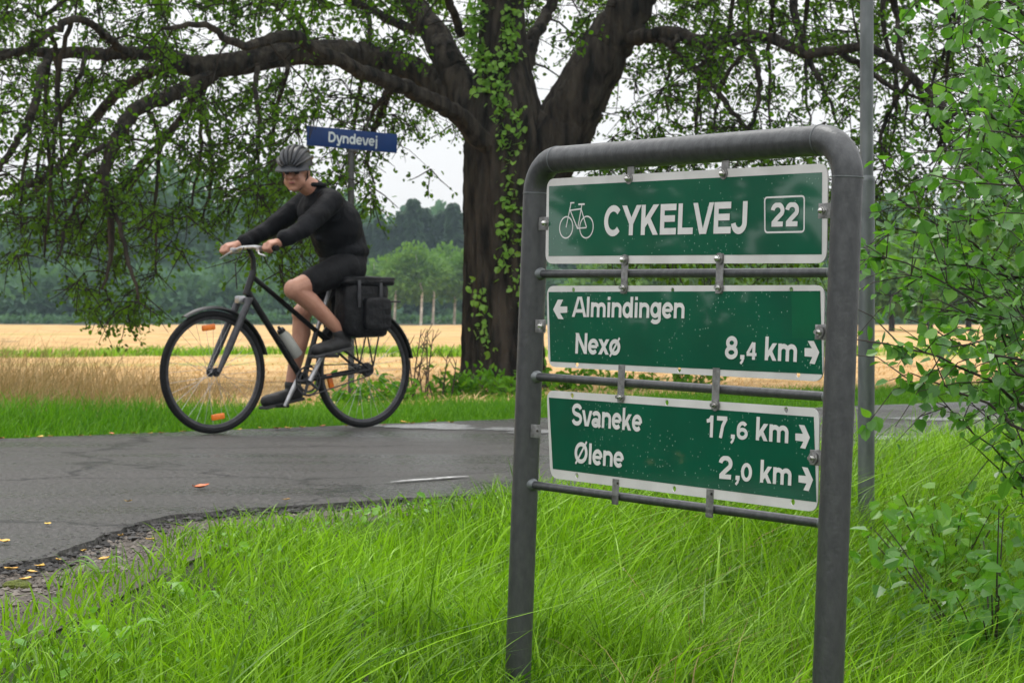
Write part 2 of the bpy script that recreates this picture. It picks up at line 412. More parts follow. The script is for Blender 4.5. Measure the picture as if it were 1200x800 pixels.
def H(x, y):
    x = np.asarray(x, float); y = np.asarray(y, float)
    v = verge(x, y); e = beyond(x, y)
    z = -0.030 - 0.20 * np.clip(v - 0.35, 0, 2.4) + 0.015 * wob(x, y, 2.5) * np.clip(v, 0, 1)
    z = z + 0.03 * np.clip(x - 1.0, 0, 2.0) * np.clip(v, 0, 1)
    r = np.clip(y - 20, 0, 400)
    z = z + np.where(e > 0, 0.62 / 130 * r, 0.0) + np.where(e > 0, 0.02 * np.clip(e, 0, 1), 0)
    z = z + np.clip(y - 160, 0, 400) * 0.02 * (e > 0)
    return z

def grid_mesh(name, xs, ys, zfun, m, kind='structure'):
    X, Y = np.meshgrid(xs, ys); Z = zfun(X, Y)
    V = np.stack([X, Y, Z], -1).reshape(-1, 3); nx = len(xs); ny = len(ys)
    i = np.arange(nx - 1); j = np.arange(ny - 1)
    I, J = np.meshgrid(i, j); b = (J * nx + I).ravel()
    F = np.stack([b, b + 1, b + nx + 1, b + nx], -1)
    o = np_mesh(name, V, F, m, smooth=True, kind=kind); return o
xs = np.unique(np.concatenate([np.linspace(-4, 4, 81), np.linspace(-14, 14, 57), np.linspace(-60, 60, 61), np.linspace(-700, 700, 57)]))
ys = np.unique(np.concatenate([np.linspace(2, 12, 101), np.linspace(-6, 30, 73), np.linspace(-40, 120, 81), np.linspace(-200, 1400, 60)]))
grid_mesh('ground', xs, ys, lambda x, y: H(x, y) - 0.004, M['soil'])

# field: strip coordinates (along far edge, away from it)
def strip(name, m, e0, e1, ne, a0, a1, na, dz, kind='structure', pw=1.0, rag=0.0, zf=None):
    a = np.linspace(a0, a1, na); e = e0 + (e1 - e0) * np.linspace(0, 1, ne) ** pw
    A, E = np.meshgrid(a, e); c = 1 / math.hypot(1, FB); ux, uy = c, FB * c; nx_, ny_ = -FB * c, c
    E = E + rag * np.array([[random.uniform(-1, 1) for _ in a]] * ne) * (np.abs(E - e0) < 1e-6)
    X = A * ux + E * nx_; Y = FA + A * uy + E * ny_
    Z = (zf or H)(X, Y) + dz
    V = np.stack([X, Y, Z], -1).reshape(-1, 3)
    I, J = np.meshgrid(np.arange(na - 1), np.arange(ne - 1)); b = (J * na + I).ravel()
    F = np.stack([b, b + 1, b + na + 1, b + na], -1)
    return np_mesh(name, V, F, m, smooth=True, kind=kind)
strip('field', M['field'], 1.6, 8, 14, -60, 130, 260, 0.012, rag=0.3)
fx = np.unique(np.concatenate([np.linspace(-500, 500, 101), np.linspace(-60, 60, 121)]))
# main field sheet, cut to the part beyond the first strip
def field_sheet():
    c = 1 / math.hypot(1, FB); V = []; na, ne = 160, 90
    a = np.sign(np.linspace(-1, 1, na)) * np.abs(np.linspace(-1, 1, na)) ** 1.8 * 420 + 20
    e = 7.9 + 260 * np.linspace(0, 1, ne) ** 2.2
    A, E = np.meshgrid(a, e); X = A * c - E * FB * c; Y = FA + A * FB * c + E * c
    lump = 0.05 * wob(X, Y, 2.1, 1) + 0.03 * wob(X, Y, 5.1, 2)
    Z = H(X, Y) + 0.02 + np.where(Y < 170, lump * 0.6 * (E > 8.5), 0)
    keep = None
    V = np.stack([X, Y, Z], -1).reshape(-1, 3)
    I, J = np.meshgrid(np.arange(na - 1), np.arange(ne - 1)); b = (J * na + I).ravel()
    F = np.stack([b, b + 1, b + na + 1, b + na], -1)
    cy = Y.ravel()[F].max(1); F = F[(cy < 175) & (cy > -30)]
    o = np_mesh('stubble_field', V, F, M['field'], smooth=True, kind='structure')
field_sheet()

# road: a slab with a ragged near edge, 3 cm proud of the shoulder
def road():
    pts = []
    for (a, b) in zip(NEAR[:-1], NEAR[1:]):
        L = np.hypot(*(b - a)); n = max(1, int(min(L, 14) / 0.07)) if a[1] > -6 and a[1] < 20 else 4
        for k in range(n):
            p = a + (b - a) * k / n
            j = 0.018 if (0 < p[1] < 16) else 0
            pts.append(p + np.array([random.uniform(-j, j), random.uniform(-j, j)]))
    pts.append(NEAR[-1]); near = np.array(pts)
    n = len(near); c = 1 / math.hypot(1, FB)
    # opposite points on far edge by projection
    t = (near[:, 0] + (near[:, 1] - FA) * FB) * c * c
    t = np.maximum.accumulate(t + np.arange(n) * 1e-4)
    fe = np.stack([t, FA + FB * t], -1)
    jit = np.array([random.uniform(-0.03, 0.03) for _ in range(n)])
    fe[:, 0] += -FB * c * jit; fe[:, 1] += c * jit
    K = 14; V = []
    for k in range(K + 1):
        w = k / K; p = near * (1 - w) + fe * w
        z = np.zeros(n)
        V.append(np.column_stack([p, z]))
    V.append(np.column_stack([near + np.array([[0.015, -0.02]]), np.full(n, -0.06)]))
    V.append(np.column_stack([fe + np.array([[-0.01, 0.02]]), np.full(n, -0.06)]))
    V = np.concatenate(V); F = []
    for k in range(K):
        for i in range(n - 1): F.append((k * n + i, k * n + i + 1, (k + 1) * n + i + 1, (k + 1) * n + i))
    for i in range(n - 1):
        F.append(((K + 1) * n + i, (K + 1) * n + i + 1, i + 1, i))
        F.append((K * n + i, K * n + i + 1, (K + 2) * n + i + 1, (K + 2) * n + i))
    np_mesh('road', V, np.array(F), M['road'], smooth=False, kind='structure')
road()

# shoulder gravel
GR = np.array([(-6, -4.2), (-2.2, 1.2), (-1.34, 3.6), (-1.16, 4.5), (-1.12, 4.8), (-1.06, 5.2), (-1.0, 5.6), (-0.95, 6.15), (-0.82, 6.5), (-0.60, 6.85), (-0.33, 7.2), (0.0, 7.5), (0.35, 8.0)], float)
def gravel():
    fr = NEAR[1:12]
    V = []; n = 60
    def resamp(PL, n):
        d = np.concatenate([[0], np.cumsum(np.hypot(*np.diff(PL, axis=0).T))]); t = np.linspace(0, d[-1], n)
        return np.stack([np.interp(t, d, PL[:, 0]), np.interp(t, d, PL[:, 1])], -1)
    a = resamp(fr, n); b = resamp(GR, n); K = 6
    for k in range(K + 1):
        p = a * (1 - k / K) + b * k / K
        if k == 0: p = p + np.array([-0.08, 0.08])
        if k == K: p = p + np.array([0.12, -0.05])
        V.append(np.column_stack([p, H(p[:, 0], p[:, 1]) + 0.004 + 0.004 * wob(p[:, 0], p[:, 1], 9)]))
    V = np.concatenate(V); F = [(k * n + i, (k + 1) * n + i, (k + 1) * n + i + 1, k * n + i + 1) for k in range(K) for i in range(n - 1)]
    np_mesh('gravel_shoulder', V, np.array(F), M['gravel_bed'], smooth=True, kind='structure')
    oc = np.array([(1, 0, 0), (0, 1, 0), (-1, 0, 0), (0, -1, 0), (0, 0, 1), (0, 0, -1)], float)
    tri = np.array([(0, 1, 4), (1, 2, 4), (2, 3, 4), (3, 0, 4), (1, 0, 5), (2, 1, 5), (3, 2, 5), (0, 3, 5)])
    m = 9000; w = rng.random(m) ** 0.9; i = rng.random(m) * (n * 0.62) + n * 0.36; i0 = np.clip(i.astype(int), 0, n - 2); fr_ = (i - i0)[:, None]
    pa = a[i0] * (1 - fr_) + a[i0 + 1] * fr_; pb = b[i0] * (1 - fr_) + b[i0 + 1] * fr_
    p = pa * (1 - w[:, None]) + pb * w[:, None] + rng.normal(size=(m, 2)) * 0.02
    s = 0.003 + 0.009 * rng.random(m) ** 5
    z = H(p[:, 0], p[:, 1]) + 0.006
    jit = 1 + 0.35 * rng.normal(size=(m, 6, 1)).clip(-1, 1)
    Vp = np.column_stack([p, z])[:, None, :] + oc[None] * s[:, None, None] * jit * np.array([1, 1, 0.75])
    Fp = (np.arange(m) * 6)[:, None, None] + tri[None]
    o = np_mesh('gravel', Vp.reshape(-1, 3), Fp.reshape(-1, 3), M['pebble'], kind='stuff')
    tag(o, 'loose grey brown gravel between the broken asphalt edge and the grass', 'gravel')
gravel()
def crumbs():      # broken lumps of asphalt along the ragged edge
    P_ = NEAR[4:13]; m = 900; i = rng.integers(0, len(P_) - 1, m); t = rng.random((m, 1)); p = P_[i] * (1 - t) + P_[i + 1] * t + rng.normal(size=(m, 2)) * np.array([.045, .05]) + np.array([.015, -.02])
    oc = np.array([(1, 0, 0), (0, 1, 0), (-1, 0, 0), (0, -1, 0), (0, 0, 1), (0, 0, -1)], float); tri = np.array([(0, 1, 4), (1, 2, 4), (2, 3, 4), (3, 0, 4), (1, 0, 5), (2, 1, 5), (3, 2, 5), (0, 3, 5)])
    s_ = 0.0035 + 0.010 * rng.random(m) ** 3; v = verge(p[:, 0], p[:, 1]); z = np.where(v < 0, -0.004, -0.022 + 0.012 * rng.random(m))
    V = np.column_stack([p, z])[:, None, :] + oc[None] * s_[:, None, None] * (1 + .35 * rng.normal(size=(m, 6, 1)).clip(-1, 1)) * np.array([1.2, 1, .7])
    o = np_mesh('asphalt_crumbs', V.reshape(-1, 3), ((np.arange(m) * 6)[:, None, None] + tri[None]).reshape(-1, 3), M['crumb'], kind='stuff')
    tag(o, 'dark crumbled lumps of asphalt lying along the broken road edge', 'asphalt lumps')
M['crumb'] = mat('asphalt_crumb', (0.05, 0.047, 0.044), (0.018, 0.017, 0.016), 60, 0.6, island=True)
crumbs()

# ------------------------------------------------------------------ grass
def blades(name, p, h, w, m, lean=0.35, bias=(0.25, 0.1), label=None, cat='grass', segs=4, zoff=-0.01):
    n = len(p); z = H(p[:, 0], p[:, 1]) + zoff
    ang = rng.random(n) * 2 * math.pi
    d = np.stack([np.cos(ang), np.sin(ang)], -1) * (0.4 + 0.6 * rng.random((n, 1))) + np.array(bias)
    L = (lean * (0.25 + 1.5 * rng.random(n) ** 1.3))[:, None]
    fa = rng.random(n) * math.pi
    side = np.stack([np.cos(fa), np.sin(fa), np.zeros(n)], -1)
    V = np.zeros((n, 2 * segs + 1, 3))
    droop = 0.2 + 0.65 * rng.random(n) ** 1.5
    for k in range(segs + 1):
        t = k / segs
        xy = p + d * (L * h[:, None] * (t ** 1.8) * 1.5)
        zz = z + h * (t - droop * 0.55 * t ** 3)
        c = np.column_stack([xy, zz]); ww = (w * (1 - t) ** 0.7 * 0.5)[:, None]
        if k < segs: V[:, 2 * k] = c - side * ww; V[:, 2 * k + 1] = c + side * ww
        else: V[:, 2 * k] = c
    b = (np.arange(n) * (2 * segs + 1))[:, None]; F = []
    for k in range(segs - 1): F.append(b + np.array([[2 * k, 2 * k + 1, 2 * k + 3, 2 * k + 2]]))
    q = np.concatenate(F); k = segs - 1
    T = b + np.array([[2 * k, 2 * k + 1, 2 * k + 2]])
    # triangles as degenerate-free: build all as tris
    tri = np.concatenate([q[:, [0, 1, 2]], q[:, [0, 2, 3]], T])
    o = np_mesh(name, V.reshape(-1, 3), tri, m, smooth=True, kind='stuff')
    return tag(o, label, cat)
def scatter(n, x0, x1, y0, y1, ok, pw=1.0):
    x = x0 + (x1 - x0) * rng.random(n); y = y0 + (y1 - y0) * rng.random(n) ** pw
    k = ok(x, y); return np.stack([x[k], y[k]], -1)
def in_near(x, y):
    return (verge(x, y) > 0.05) & (seg_dist(x, y, GR) > -0.05 + 0.08 * wob(x, y, 6)) & (np.abs(x) < 0.29 * y + 0.5)
def clump(p): return 0.5 + 0.5 * wob(p[:, 0], p[:, 1], 3.1, 4)
p = scatter(190000, -2.2, 3.6, 2.2, 11.5, in_near, 1.0)
d_ = np.minimum(verge(p[:, 0], p[:, 1]), np.where(p[:, 0] < 0.4, seg_dist(p[:, 0], p[:, 1], GR), 9))
keep = rng.random(len(p)) < np.clip(0.35 + 1.3 * d_, 0.35, 1) * np.clip(6.5 / p[:, 1], 0.4, 1)
p = p[keep]; d_ = d_[keep]
h = (0.05 + 0.17 * rng.random(len(p)) + 0.15 * clump(p) ** 2) * np.clip(0.7 + 0.3 * d_, 0.6, 1.1)
h = np.where((p[:, 0] > 0.75) & (d_ > 0.5), h * 1.3, h)
h = np.where(p[:, 1] < 3.3, np.minimum(h, 0.24), h)
h = np.where((p[:, 0] > -0.4) & (p[:, 0] < 0.5) & (p[:, 1] < 5.0), h * 0.6, h)
h = np.where(p[:, 0] < -0.1, h * np.clip(0.62 + 0.6 * d_, 0.5, 1), h)
blades('grass', p, h, 0.0038 + 0.0065 * rng.random(len(p)) ** 1.5, M['grass'], 0.62, (0.16, -0.02), 'long bright green grass on the verge round the feet of the sign')
p = scatter(9000, -2.0, 3.4, 2.4, 9, in_near); dv = verge(p[:, 0], p[:, 1]); p = p[(dv > 0.4) & ((p[:, 0] > 0) | (seg_dist(p[:, 0], p[:, 1], GR) > 0.7))]
h = 0.20 + 0.20 * rng.random(len(p)) + 0.10 * (p[:, 0] > 0.6)
h = np.where(p[:, 1] < 3.4, 0.25, h)
h = np.where((p[:, 0] > -0.4) & (p[:, 0] < 0.5) & (p[:, 1] < 5.0), h * 0.6, h)
blades('tall_grass', p, h, 0.006 + 0.005 * rng.random(len(p)), M['grass'], 0.65, (0.55, 0.0), 'broad arching grass blades standing above the verge turf', segs=8)
p = scatter(5000, -1.8, 3.2, 2.4, 9, lambda x, y: in_near(x, y) & (x > 0.2)); p = p[rng.random(len(p)) < 0.75]
blades('dead_grass', p, 0.12 + 0.22 * rng.random(len(p)), 0.003 + 0.002 * rng.random(len(p)), M['grass_dry'], 0.8, (0.4, 0), 'thin dry tan grass stems tangled in the green verge')
p = scatter(26000, -1.8, 3.2, 2.4, 9, in_near); p = p[(clump(p[:, ::-1] * 1.7) > 0.5) & (seg_dist(p[:, 0], p[:, 1], GR) > 0.12) & (verge(p[:, 0], p[:, 1]) > 0.3)]
q = np.column_stack([p, H(p[:, 0], p[:, 1]) + 0.005 + 0.06 * rng.random(len(p))]); a = rng.random(len(p)) * 6.283
V_, F_ = leaf_arrays(q, np.stack([np.cos(a), np.sin(a), 0.15 + 0.5 * rng.random(len(p))], -1), 0.012 + 0.026 * rng.random(len(p)) ** 2, 0.7)
tag(np_mesh('ground_cover', V_, F_, M['weed'], kind='stuff'), 'low clover-like leaves growing between the grass blades of the verge', 'weeds')
# far verge
def in_far(x, y): e = beyond(x, y); return (e > 0.03) & (e < 2.0) & (np.abs(x) < 0.27 * y + 0.6)
p = scatter(420000, -5, 6.5, 7, 21, in_far); p = p[rng.random(len(p)) < np.clip(1.25 - 0.4 * beyond(p[:, 0], p[:, 1]), 0, 1)]
e = beyond(p[:, 0], p[:, 1])
h = (0.07 + 0.12 * rng.random(len(p))) * (0.75 + 0.5 * clump(p)) * np.clip(0.45 + 1.2 * e, 0.45, 1.15)
h = h * np.clip(0.72 - 0.45 * (p[:, 0] + 1.6), 0.72, 1.35)
blades('far_verge_grass', p, h, 0.006 + 0.005 * rng.random(len(p)), M['grass_far'], 0.45, (0.1, 0), 'green grass strip along the far edge of the road in front of the field')
# dry tall stalks left behind the verge
def in_dry(x, y): e = beyond(x, y); return (e > 1.0) & (e < 4.0) & (x > -6.5) & (x < -1.9 + 0.0 * y) & (np.abs(x) < 0.27 * y + 0.5)
p = scatter(90000, -5, -2.1, 9, 18, in_dry); p = p[rng.random(len(p)) < np.clip(1.1 - 0.55 * (p[:, 0] + 3.9), 0.0, 1) * 0.2]
h = (0.30 + 0.38 * rng.random(len(p))) * np.clip(0.95 - 0.35 * (p[:, 0] + 3.0), 0.4, 1.1)
blades('dry_stalks', p, h, 0.0035 + 0.004 * rng.random(len(p)), M['grass_dry'], 0.5, (0.25, 0), 'tangle of tall dry brown grass stalks at the left edge of the field', segs=5)
# stubble straw on the field
p = scatter(300000, -11, 14, 12.5, 34, lambda x, y: (beyond(x, y) > 1.8) & (np.abs(x) < 0.27 * y + 1), 1.5); p = p[rng.random(len(p)) < np.clip((36 - p[:, 1]) / 20, 0, 1) * clump(p)][:12000]
blades('straw', p, 0.03 + 0.07 * rng.random(len(p)) * (p[:, 1] / 25).clip(0.7, 1.4), 0.010 + 0.012 * rng.random(len(p)) * (p[:, 1] / 20), M['straw'], 1.9, (0.3, 0), 'golden straw and stubble left lying on the harvested field', segs=3, zoff=0.02)
p = scatter(60000, -12, 14, 30, 44, lambda x, y: (np.abs(y - 37 - 0.08 * x + 0.8 * wob(x, y, .5)) < 2.2) & (np.abs(x) < 0.27 * y + 1)); p = p[clump(p * 0.35) > 0.5][:7000]
blades('green_strip_grass', p, 0.12 + 0.12 * rng.random(len(p)), 0.02 + 0.015 * rng.random(len(p)), M['grass'], 0.6, (0.2, 0), 'thin green strip of regrowth crossing the golden stubble field', segs=3, zoff=0.02)

# ------------------------------------------------------------------ generic leafy plant
def leafmesh(name, pos, dirs, size, m, parent=None, asp=0.8, label=None, cat=None):
    V, F = leaf_arrays(np.asarray(pos, float), np.asarray(dirs, float), np.asarray(size, float), asp)
    o = np_mesh(name, V, F, m, parent, smooth=False, kind='stuff'); return tag(o, label, cat)

# ------------------------------------------------------------------ the big tree
TY = 19.6
trb = P(592, 458, TY); trb[2] = float(H(trb[0], trb[1]))
tree = thing('broadleaf_tree', trb, 'large old tree with thick forked trunk and low spreading dark limbs behind the signpost', 'tree')
def limb_pts(pl):      # (px, py, r_px, dY)
    out = []; rr = []
    for (x, y, r, dy) in pl:
        out.append(P(x, y, TY + dy)); rr.append(r * (TY + dy) / 2400)
    return np.array(out), np.array(rr)
def smooth_path(pts, rr, per=6):
    n = len(pts); o = []; q = []
    for i in range(n - 1):
        p0, p1, p2, p3 = pts[max(i - 1, 0)], pts[i], pts[i + 1], pts[min(i + 2, n - 1)]
        for k in range(per):
            t = k / per
            o.append(0.5 * ((2 * p1) + (-p0 + p2) * t + (2 * p0 - 5 * p1 + 4 * p2 - p3) * t * t + (-p0 + 3 * p1 - 3 * p2 + p3) * t ** 3))
            q.append(rr[i] * (1 - t) + rr[i + 1] * t)
    o.append(pts[-1]); q.append(rr[-1]); return np.array(o), np.array(q)
def bark_tube(pts, rr, n, amp, seed, ridges=9, flare=None):
    """tube with long bark ridges"""
    m = len(pts); T = np.gradient(pts, axis=0); T /= np.linalg.norm(T, axis=1, keepdims=True)
    u = nrm(np.cross(T[0], [0.2, 1, 0.1])); V = []; r_ = np.random.default_rng(seed); ph = r_.random(8) * 6.28
    for i in range(m):
        u = nrm(u - T[i] * np.dot(u, T[i])); w = np.cross(T[i], u)
        for k in range(n):
            a = 2 * math.pi * k / n
            s_ = i * 0.12
            g = (math.sin(ridges * a + ph[0] + 1.2 * math.sin(s_ + ph[1])) * 0.5 + math.sin(2 * ridges * a + ph[2] + 2 * math.sin(0.8 * s_ + ph[3])) * 0.32
                 + math.sin(3.1 * ridges * a + 5 * s_ + ph[4]) * 0.22 + math.sin(2 * a + ph[5] + 0.3 * s_) * 0.9 + math.sin(3 * a + ph[6] - 0.2 * s_) * 0.5 + r_.normal() * 0.16)
            V.append(pts[i] + (u * math.cos(a) + w * math.sin(a)) * rr[i] * (1 + amp * g))
    F = [(i * n + k, i * n + (k + 1) % n, (i + 1) * n + (k + 1) % n, (i + 1) * n + k) for i in range(m - 1) for k in range(n)]
    return V, F
tp, tr_ = limb_pts([(592, 476, 66, 0), (591, 455, 55, 0), (590, 420, 49, 0), (590, 340, 47, 0), (591, 260, 48, 0), (592, 200, 49, 0), (594, 160, 50, 0), (592, 120, 42, 0), (590, 70, 30, 0), (589, 0, 24, 0), (592, -80, 20, 0), (585, -200, 15, 0), (592, -330, 9, 0), (590, -430, 3, 0)])
tp[0][2] -= 0.12
tp, tr_ = smooth_path(tp, tr_, 9)
mb = MB(); mb.add(*bark_tube(tp, tr_, 110, 0.06, 3, ridges=13)); mb.build('trunk', M['bark'], tree)
LIMBS = [
 [(628, 205, 36, 0), (655, 160, 34, -.05), (672, 130, 31, -.1), (690, 95, 29, -.15), (712, 55, 27, -.2), (735, 15, 25, -.3), (765, -40, 20, -.4), (810, -120, 15, -.6), (850, -220, 8, -1), (870, -320, 3, -1.3)],
 [(708, 62, 12, 0), (740, 45, 9, -.4), (762, 42, 8.5, -.6), (797, 40, 8, -.8), (833, 53, 7.5, -1), (881, 42, 7, -1.3), (918, 51, 6.5, -1.6), (943, 62, 6, -1.8), (980, 59, 5.5, -2), (1010, 55, 5, -2.2), (1039, 66, 4.5, -2.4), (1072, 92, 4, -2.6), (1097, 117, 3, -2.7), (1127, 140, 2, -2.9)],
 [(776, 46, 6, -.7), (792, 58, 5, -.8), (808, 77, 4.5, -.9), (833, 99, 4, -1), (855, 128, 3.3, -1.1), (877, 152, 2, -1.2)],
 [(980, 59, 4, -2), (1017, 84, 3.6, -2.0), (1046, 103, 3, -2.1), (1075, 114, 2, -2.2), (1110, 120, 1.2, -2.3)],
 [(560, 150, 24, 0), (538, 100, 20, .2), (524, 70, 18, .3), (511, 44, 17, .5), (495, 20, 14, .7), (480, -5, 13, .9), (450, -70, 10, 1.2), (420, -170, 6, 1.6), (410, -260, 2, 2)],
 [(604, 100, 14, .3), (616, 75, 9, .5), (624, 50, 8, .6), (636, 24, 7, .8), (652, -5, 6.5, 1), (690, -80, 4, 1.3), (700, -150, 2, 1.5)],
 [(572, 170, 14, -.3), (535, 135, 11, -.6), (501, 115, 10, -.9), (468, 101, 9.5, -1.2), (434, 88, 9, -1.5), (400, 72, 8.5, -1.8), (370, 58, 8, -2), (338, 42, 7, -2.2), (284, 54, 5, -2.6), (240, 30, 3.5, -2.8), (190, 35, 2, -3)],
 [(548, 120, 18, .2), (518, 103, 16, .3), (484, 80, 15, .4), (434, 67, 15, .4), (400, 62, 15, .3), (338, 63, 15, .2), (295, 72, 14.5, .1), (253, 78, 14, 0), (215, 76, 12, -.1), (192, 66, 9, -.2), (169, 62, 8, -.3), (135, 64, 7.5, -.4), (101, 61, 7, -.4), (60, 63, 6, -.5), (20, 62, 5, -.5), (-40, 75, 4, -.6), (-110, 100, 2, -.6)],
 [(250, 86, 9, 0), (215, 106, 9, -.4), (169, 122, 8.5, -.9), (148, 142, 8, -1.2), (136, 165, 7, -1.4), (126, 190, 6, -1.5), (122, 212, 5, -1.6), (127, 240, 4.5, -1.7), (131, 275, 4, -1.7), (128, 310, 2.5, -1.8), (120, 340, 1.2, -1.8)],
 [(127, 232, 3, -1.7), (142, 270, 3, -1.8), (152, 310, 2.6, -1.9), (162, 350, 1.5, -1.9)],
 [(215, 76, 8, -.1), (186, 82, 7.5, .2), (160, 92, 7, .4), (140, 108, 6.5, .5), (110, 140, 6, .7), (75, 190, 5.5, .8), (45, 212, 4.5, .9), (0, 226, 3.5, 1), (-50, 250, 2, 1)],
 [(150, 63, 5, -.4), (133, 50, 5, -.8), (118, 38, 4.5, -1.1), (101, 25, 4.5, -1.4), (85, 22, 4.5, -1.6), (60, 38, 4.5, -1.8), (30, 56, 4, -2), (-10, 75, 3, -2.2), (-60, 110, 2, -2.4)],
 [(60, 62, 5, -.4), (48, 85, 5, -.8), (44, 115, 5, -1.1), (30, 150, 4.5, -1.3), (15, 175, 4, -1.4), (-5, 200, 3, -1.5)],
 [(240, 88, 5, .2), (224, 120, 4.5, .6), (205, 150, 4, .9), (170, 185, 3.5, 1.2), (140, 225, 2.5, 1.4), (100, 262, 1.5, 1.5)],
 [(302, 76, 3.5, 0), (300, 110, 3, -.3), (304, 140, 2.5, -.4), (303, 180, 2, -.5), (298, 225, 1.2, -.5)],
 [(470, 84, 7, .5), (455, 110, 5, 1), (440, 150, 4, 1.4), (430, 185, 2.5, 1.6), (440, 215, 1.2, 1.6)],
 [(505, 40, 7, .5), (470, 30, 6, 1), (430, 10, 5, 1.5), (380, -20, 4, 2), (330, -60, 2.5, 2.4)],
 [(540, 40, 5, -.3), (525, 0, 5, -.7), (500, -60, 4, -1.2), (470, -130, 2, -1.6)],
 [(870, 43, 5, -1.3), (885, 70, 4, -1.3), (890, 110, 3, -1.4), (880, 150, 1.5, -1.5)],
 [(940, -40, 5, -1), (930, 10, 5, -1.2), (945, 60, 4, -1.4), (965, 105, 2.5, -1.5), (985, 150, 1.2, -1.6)],
 [(765, -40, 9, -.4), (840, -60, 8, -.6), (900, -70, 7, -.8), (960, -60, 6, -1), (1040, -30, 5, -1.1), (1110, 10, 3, -1.2), (1160, 60, 1.5, -1.3)],
 [(450, -70, 8, 1.2), (370, -60, 7, .9), (280, -55, 6, .6), (190, -40, 5, .2), (110, -20, 4, 0), (50, 20, 2, -.2)],
 [(590, -100, 14, 0), (560, -150, 10, -1), (520, -190, 8, -2), (470, -210, 5, -3), (400, -200, 2, -4)],
 [(590, -120, 12, 0), (630, -170, 9, -1), (690, -200, 7, -2), (760, -210, 5, -3), (860, -180, 2, -3.8)],
]
rr2 = random.Random(5)
for k in range(40):      # thin drooping boughs
    src = LIMBS[rr2.choice([7, 7, 8, 10, 11, 6, 15, 1, 1, 20, 16])]; a = src[rr2.randint(2, len(src) - 2)]
    x, y, r, dy = a; nx = x + rr2.uniform(-70, 25); ny = np.interp(nx, [0, 130, 300, 480, 700, 1100], [290, 350, 280, 190, 170, 220]) - rr2.uniform(0, 70)
    if ny < y + 50 or 500 < nx < 690: continue
    LIMBS.append([(x, y, min(3.4, r * .7), dy), (x + (nx - x) * .45 + rr2.uniform(-12, 12), y + (ny - y) * .22, 2.9, dy + rr2.uniform(-.4, .7)), (x + (nx - x) * .8 + rr2.uniform(-12, 12), y + (ny - y) * .6, 2.2, dy + rr2.uniform(-.3, 1.0)), (nx, ny, 1.0, dy + rr2.uniform(0, 1.2))])
nodes = []
for li, L in enumerate(LIMBS):
    a, b = limb_pts(L); a, b = smooth_path(a, b, 6)
    big = b.max() > 0.07
    a = a + rng.normal(size=a.shape) * 0.008
    mb = MB(); mb.add(*bark_tube(a, b, 28 if big else 10, 0.06, 20 + li, ridges=6 if big else 4)); mb.build('limb', M['bark'], tree)
    for q, r in zip(a, b): nodes.append((q, r))
N0 = len(nodes)
# leaf clusters: density field drawn in the tree's own frontal plane
ENVX = [-300, -60, 0, 60, 100, 130, 160, 190, 215, 245, 270, 300, 340, 365, 385, 420, 450, 480, 505, 530, 560, 640, 700, 800, 900, 970, 1010, 1050, 1080, 1120, 1200, 1500]
ENVY = [330, 320, 320, 345, 370, 395, 395, 375, 325, 280, 290, 340, 345, 345, 300, 262, 262, 215, 240, 185, 140, 120, 330, 335, 330, 310, 290, 250, 260, 290, 300, 300]
def env(x): return np.interp(x, ENVX, ENVY)
HOLES = [(512, 165, 30, 45, .93), (655, 60, 26, 42, .75), (470, 240, 40, 16, .85), (535, 215, 18, 45, .95), (195, 215, 30, 40, .6), (395, 5, 30, 22, .8), (30, 350, 26, 40, .9), (770, 95, 55, 28, .55), (930, 120, 40, 25, .45), (1085, 175, 40, 30, .6), (655, 20, 18, 20, .6), (430, 265, 30, 12, .8), (235, 340, 40, 30, .7), (60, 320, 50, 40, .5), (340, 250, 40, 40, .3), (90, 130, 40, 10, .4), (1000, 150, 30, 40, .5)]
def dens(x, y):
    e = env(x); d = np.clip((e - y) / 30, 0, 1)
    for hx, hy, a, b, s in HOLES: d = d * (1 - s * np.exp(-(((x - hx) / a) ** 2 + ((y - hy) / b) ** 2) ** 1.5))
    return d
cl = []
while len(cl) < 2150:
    x = random.uniform(-260, 1320); y = random.uniform(-190, 400)
    w = dens(x, y)
    if y > 250: w *= 0.8
    if y < -30: w *= 0.5
    if random.random() < w:
        dy = (random.uniform(0.35, 3.2) if random.random() < 0.72 else random.uniform(-3.0, 0)) if y < 130 else random.uniform(-2.4, 1.8)
        if y < 230 and abs(x - 590) < 75 and dy < 0.9: continue
        if dy < 0.3 and y < 230 and abs(x - (640 + (200 - y) * 0.6)) < 48: continue
        if dy < 0.1 and 35 < y < 110 and 230 < x < 560 and random.random() < .8: continue
        if 350 < x < 480 and 138 < y < 200 and dy < -1.0: continue
        cl.append(P(x, y, TY + dy))
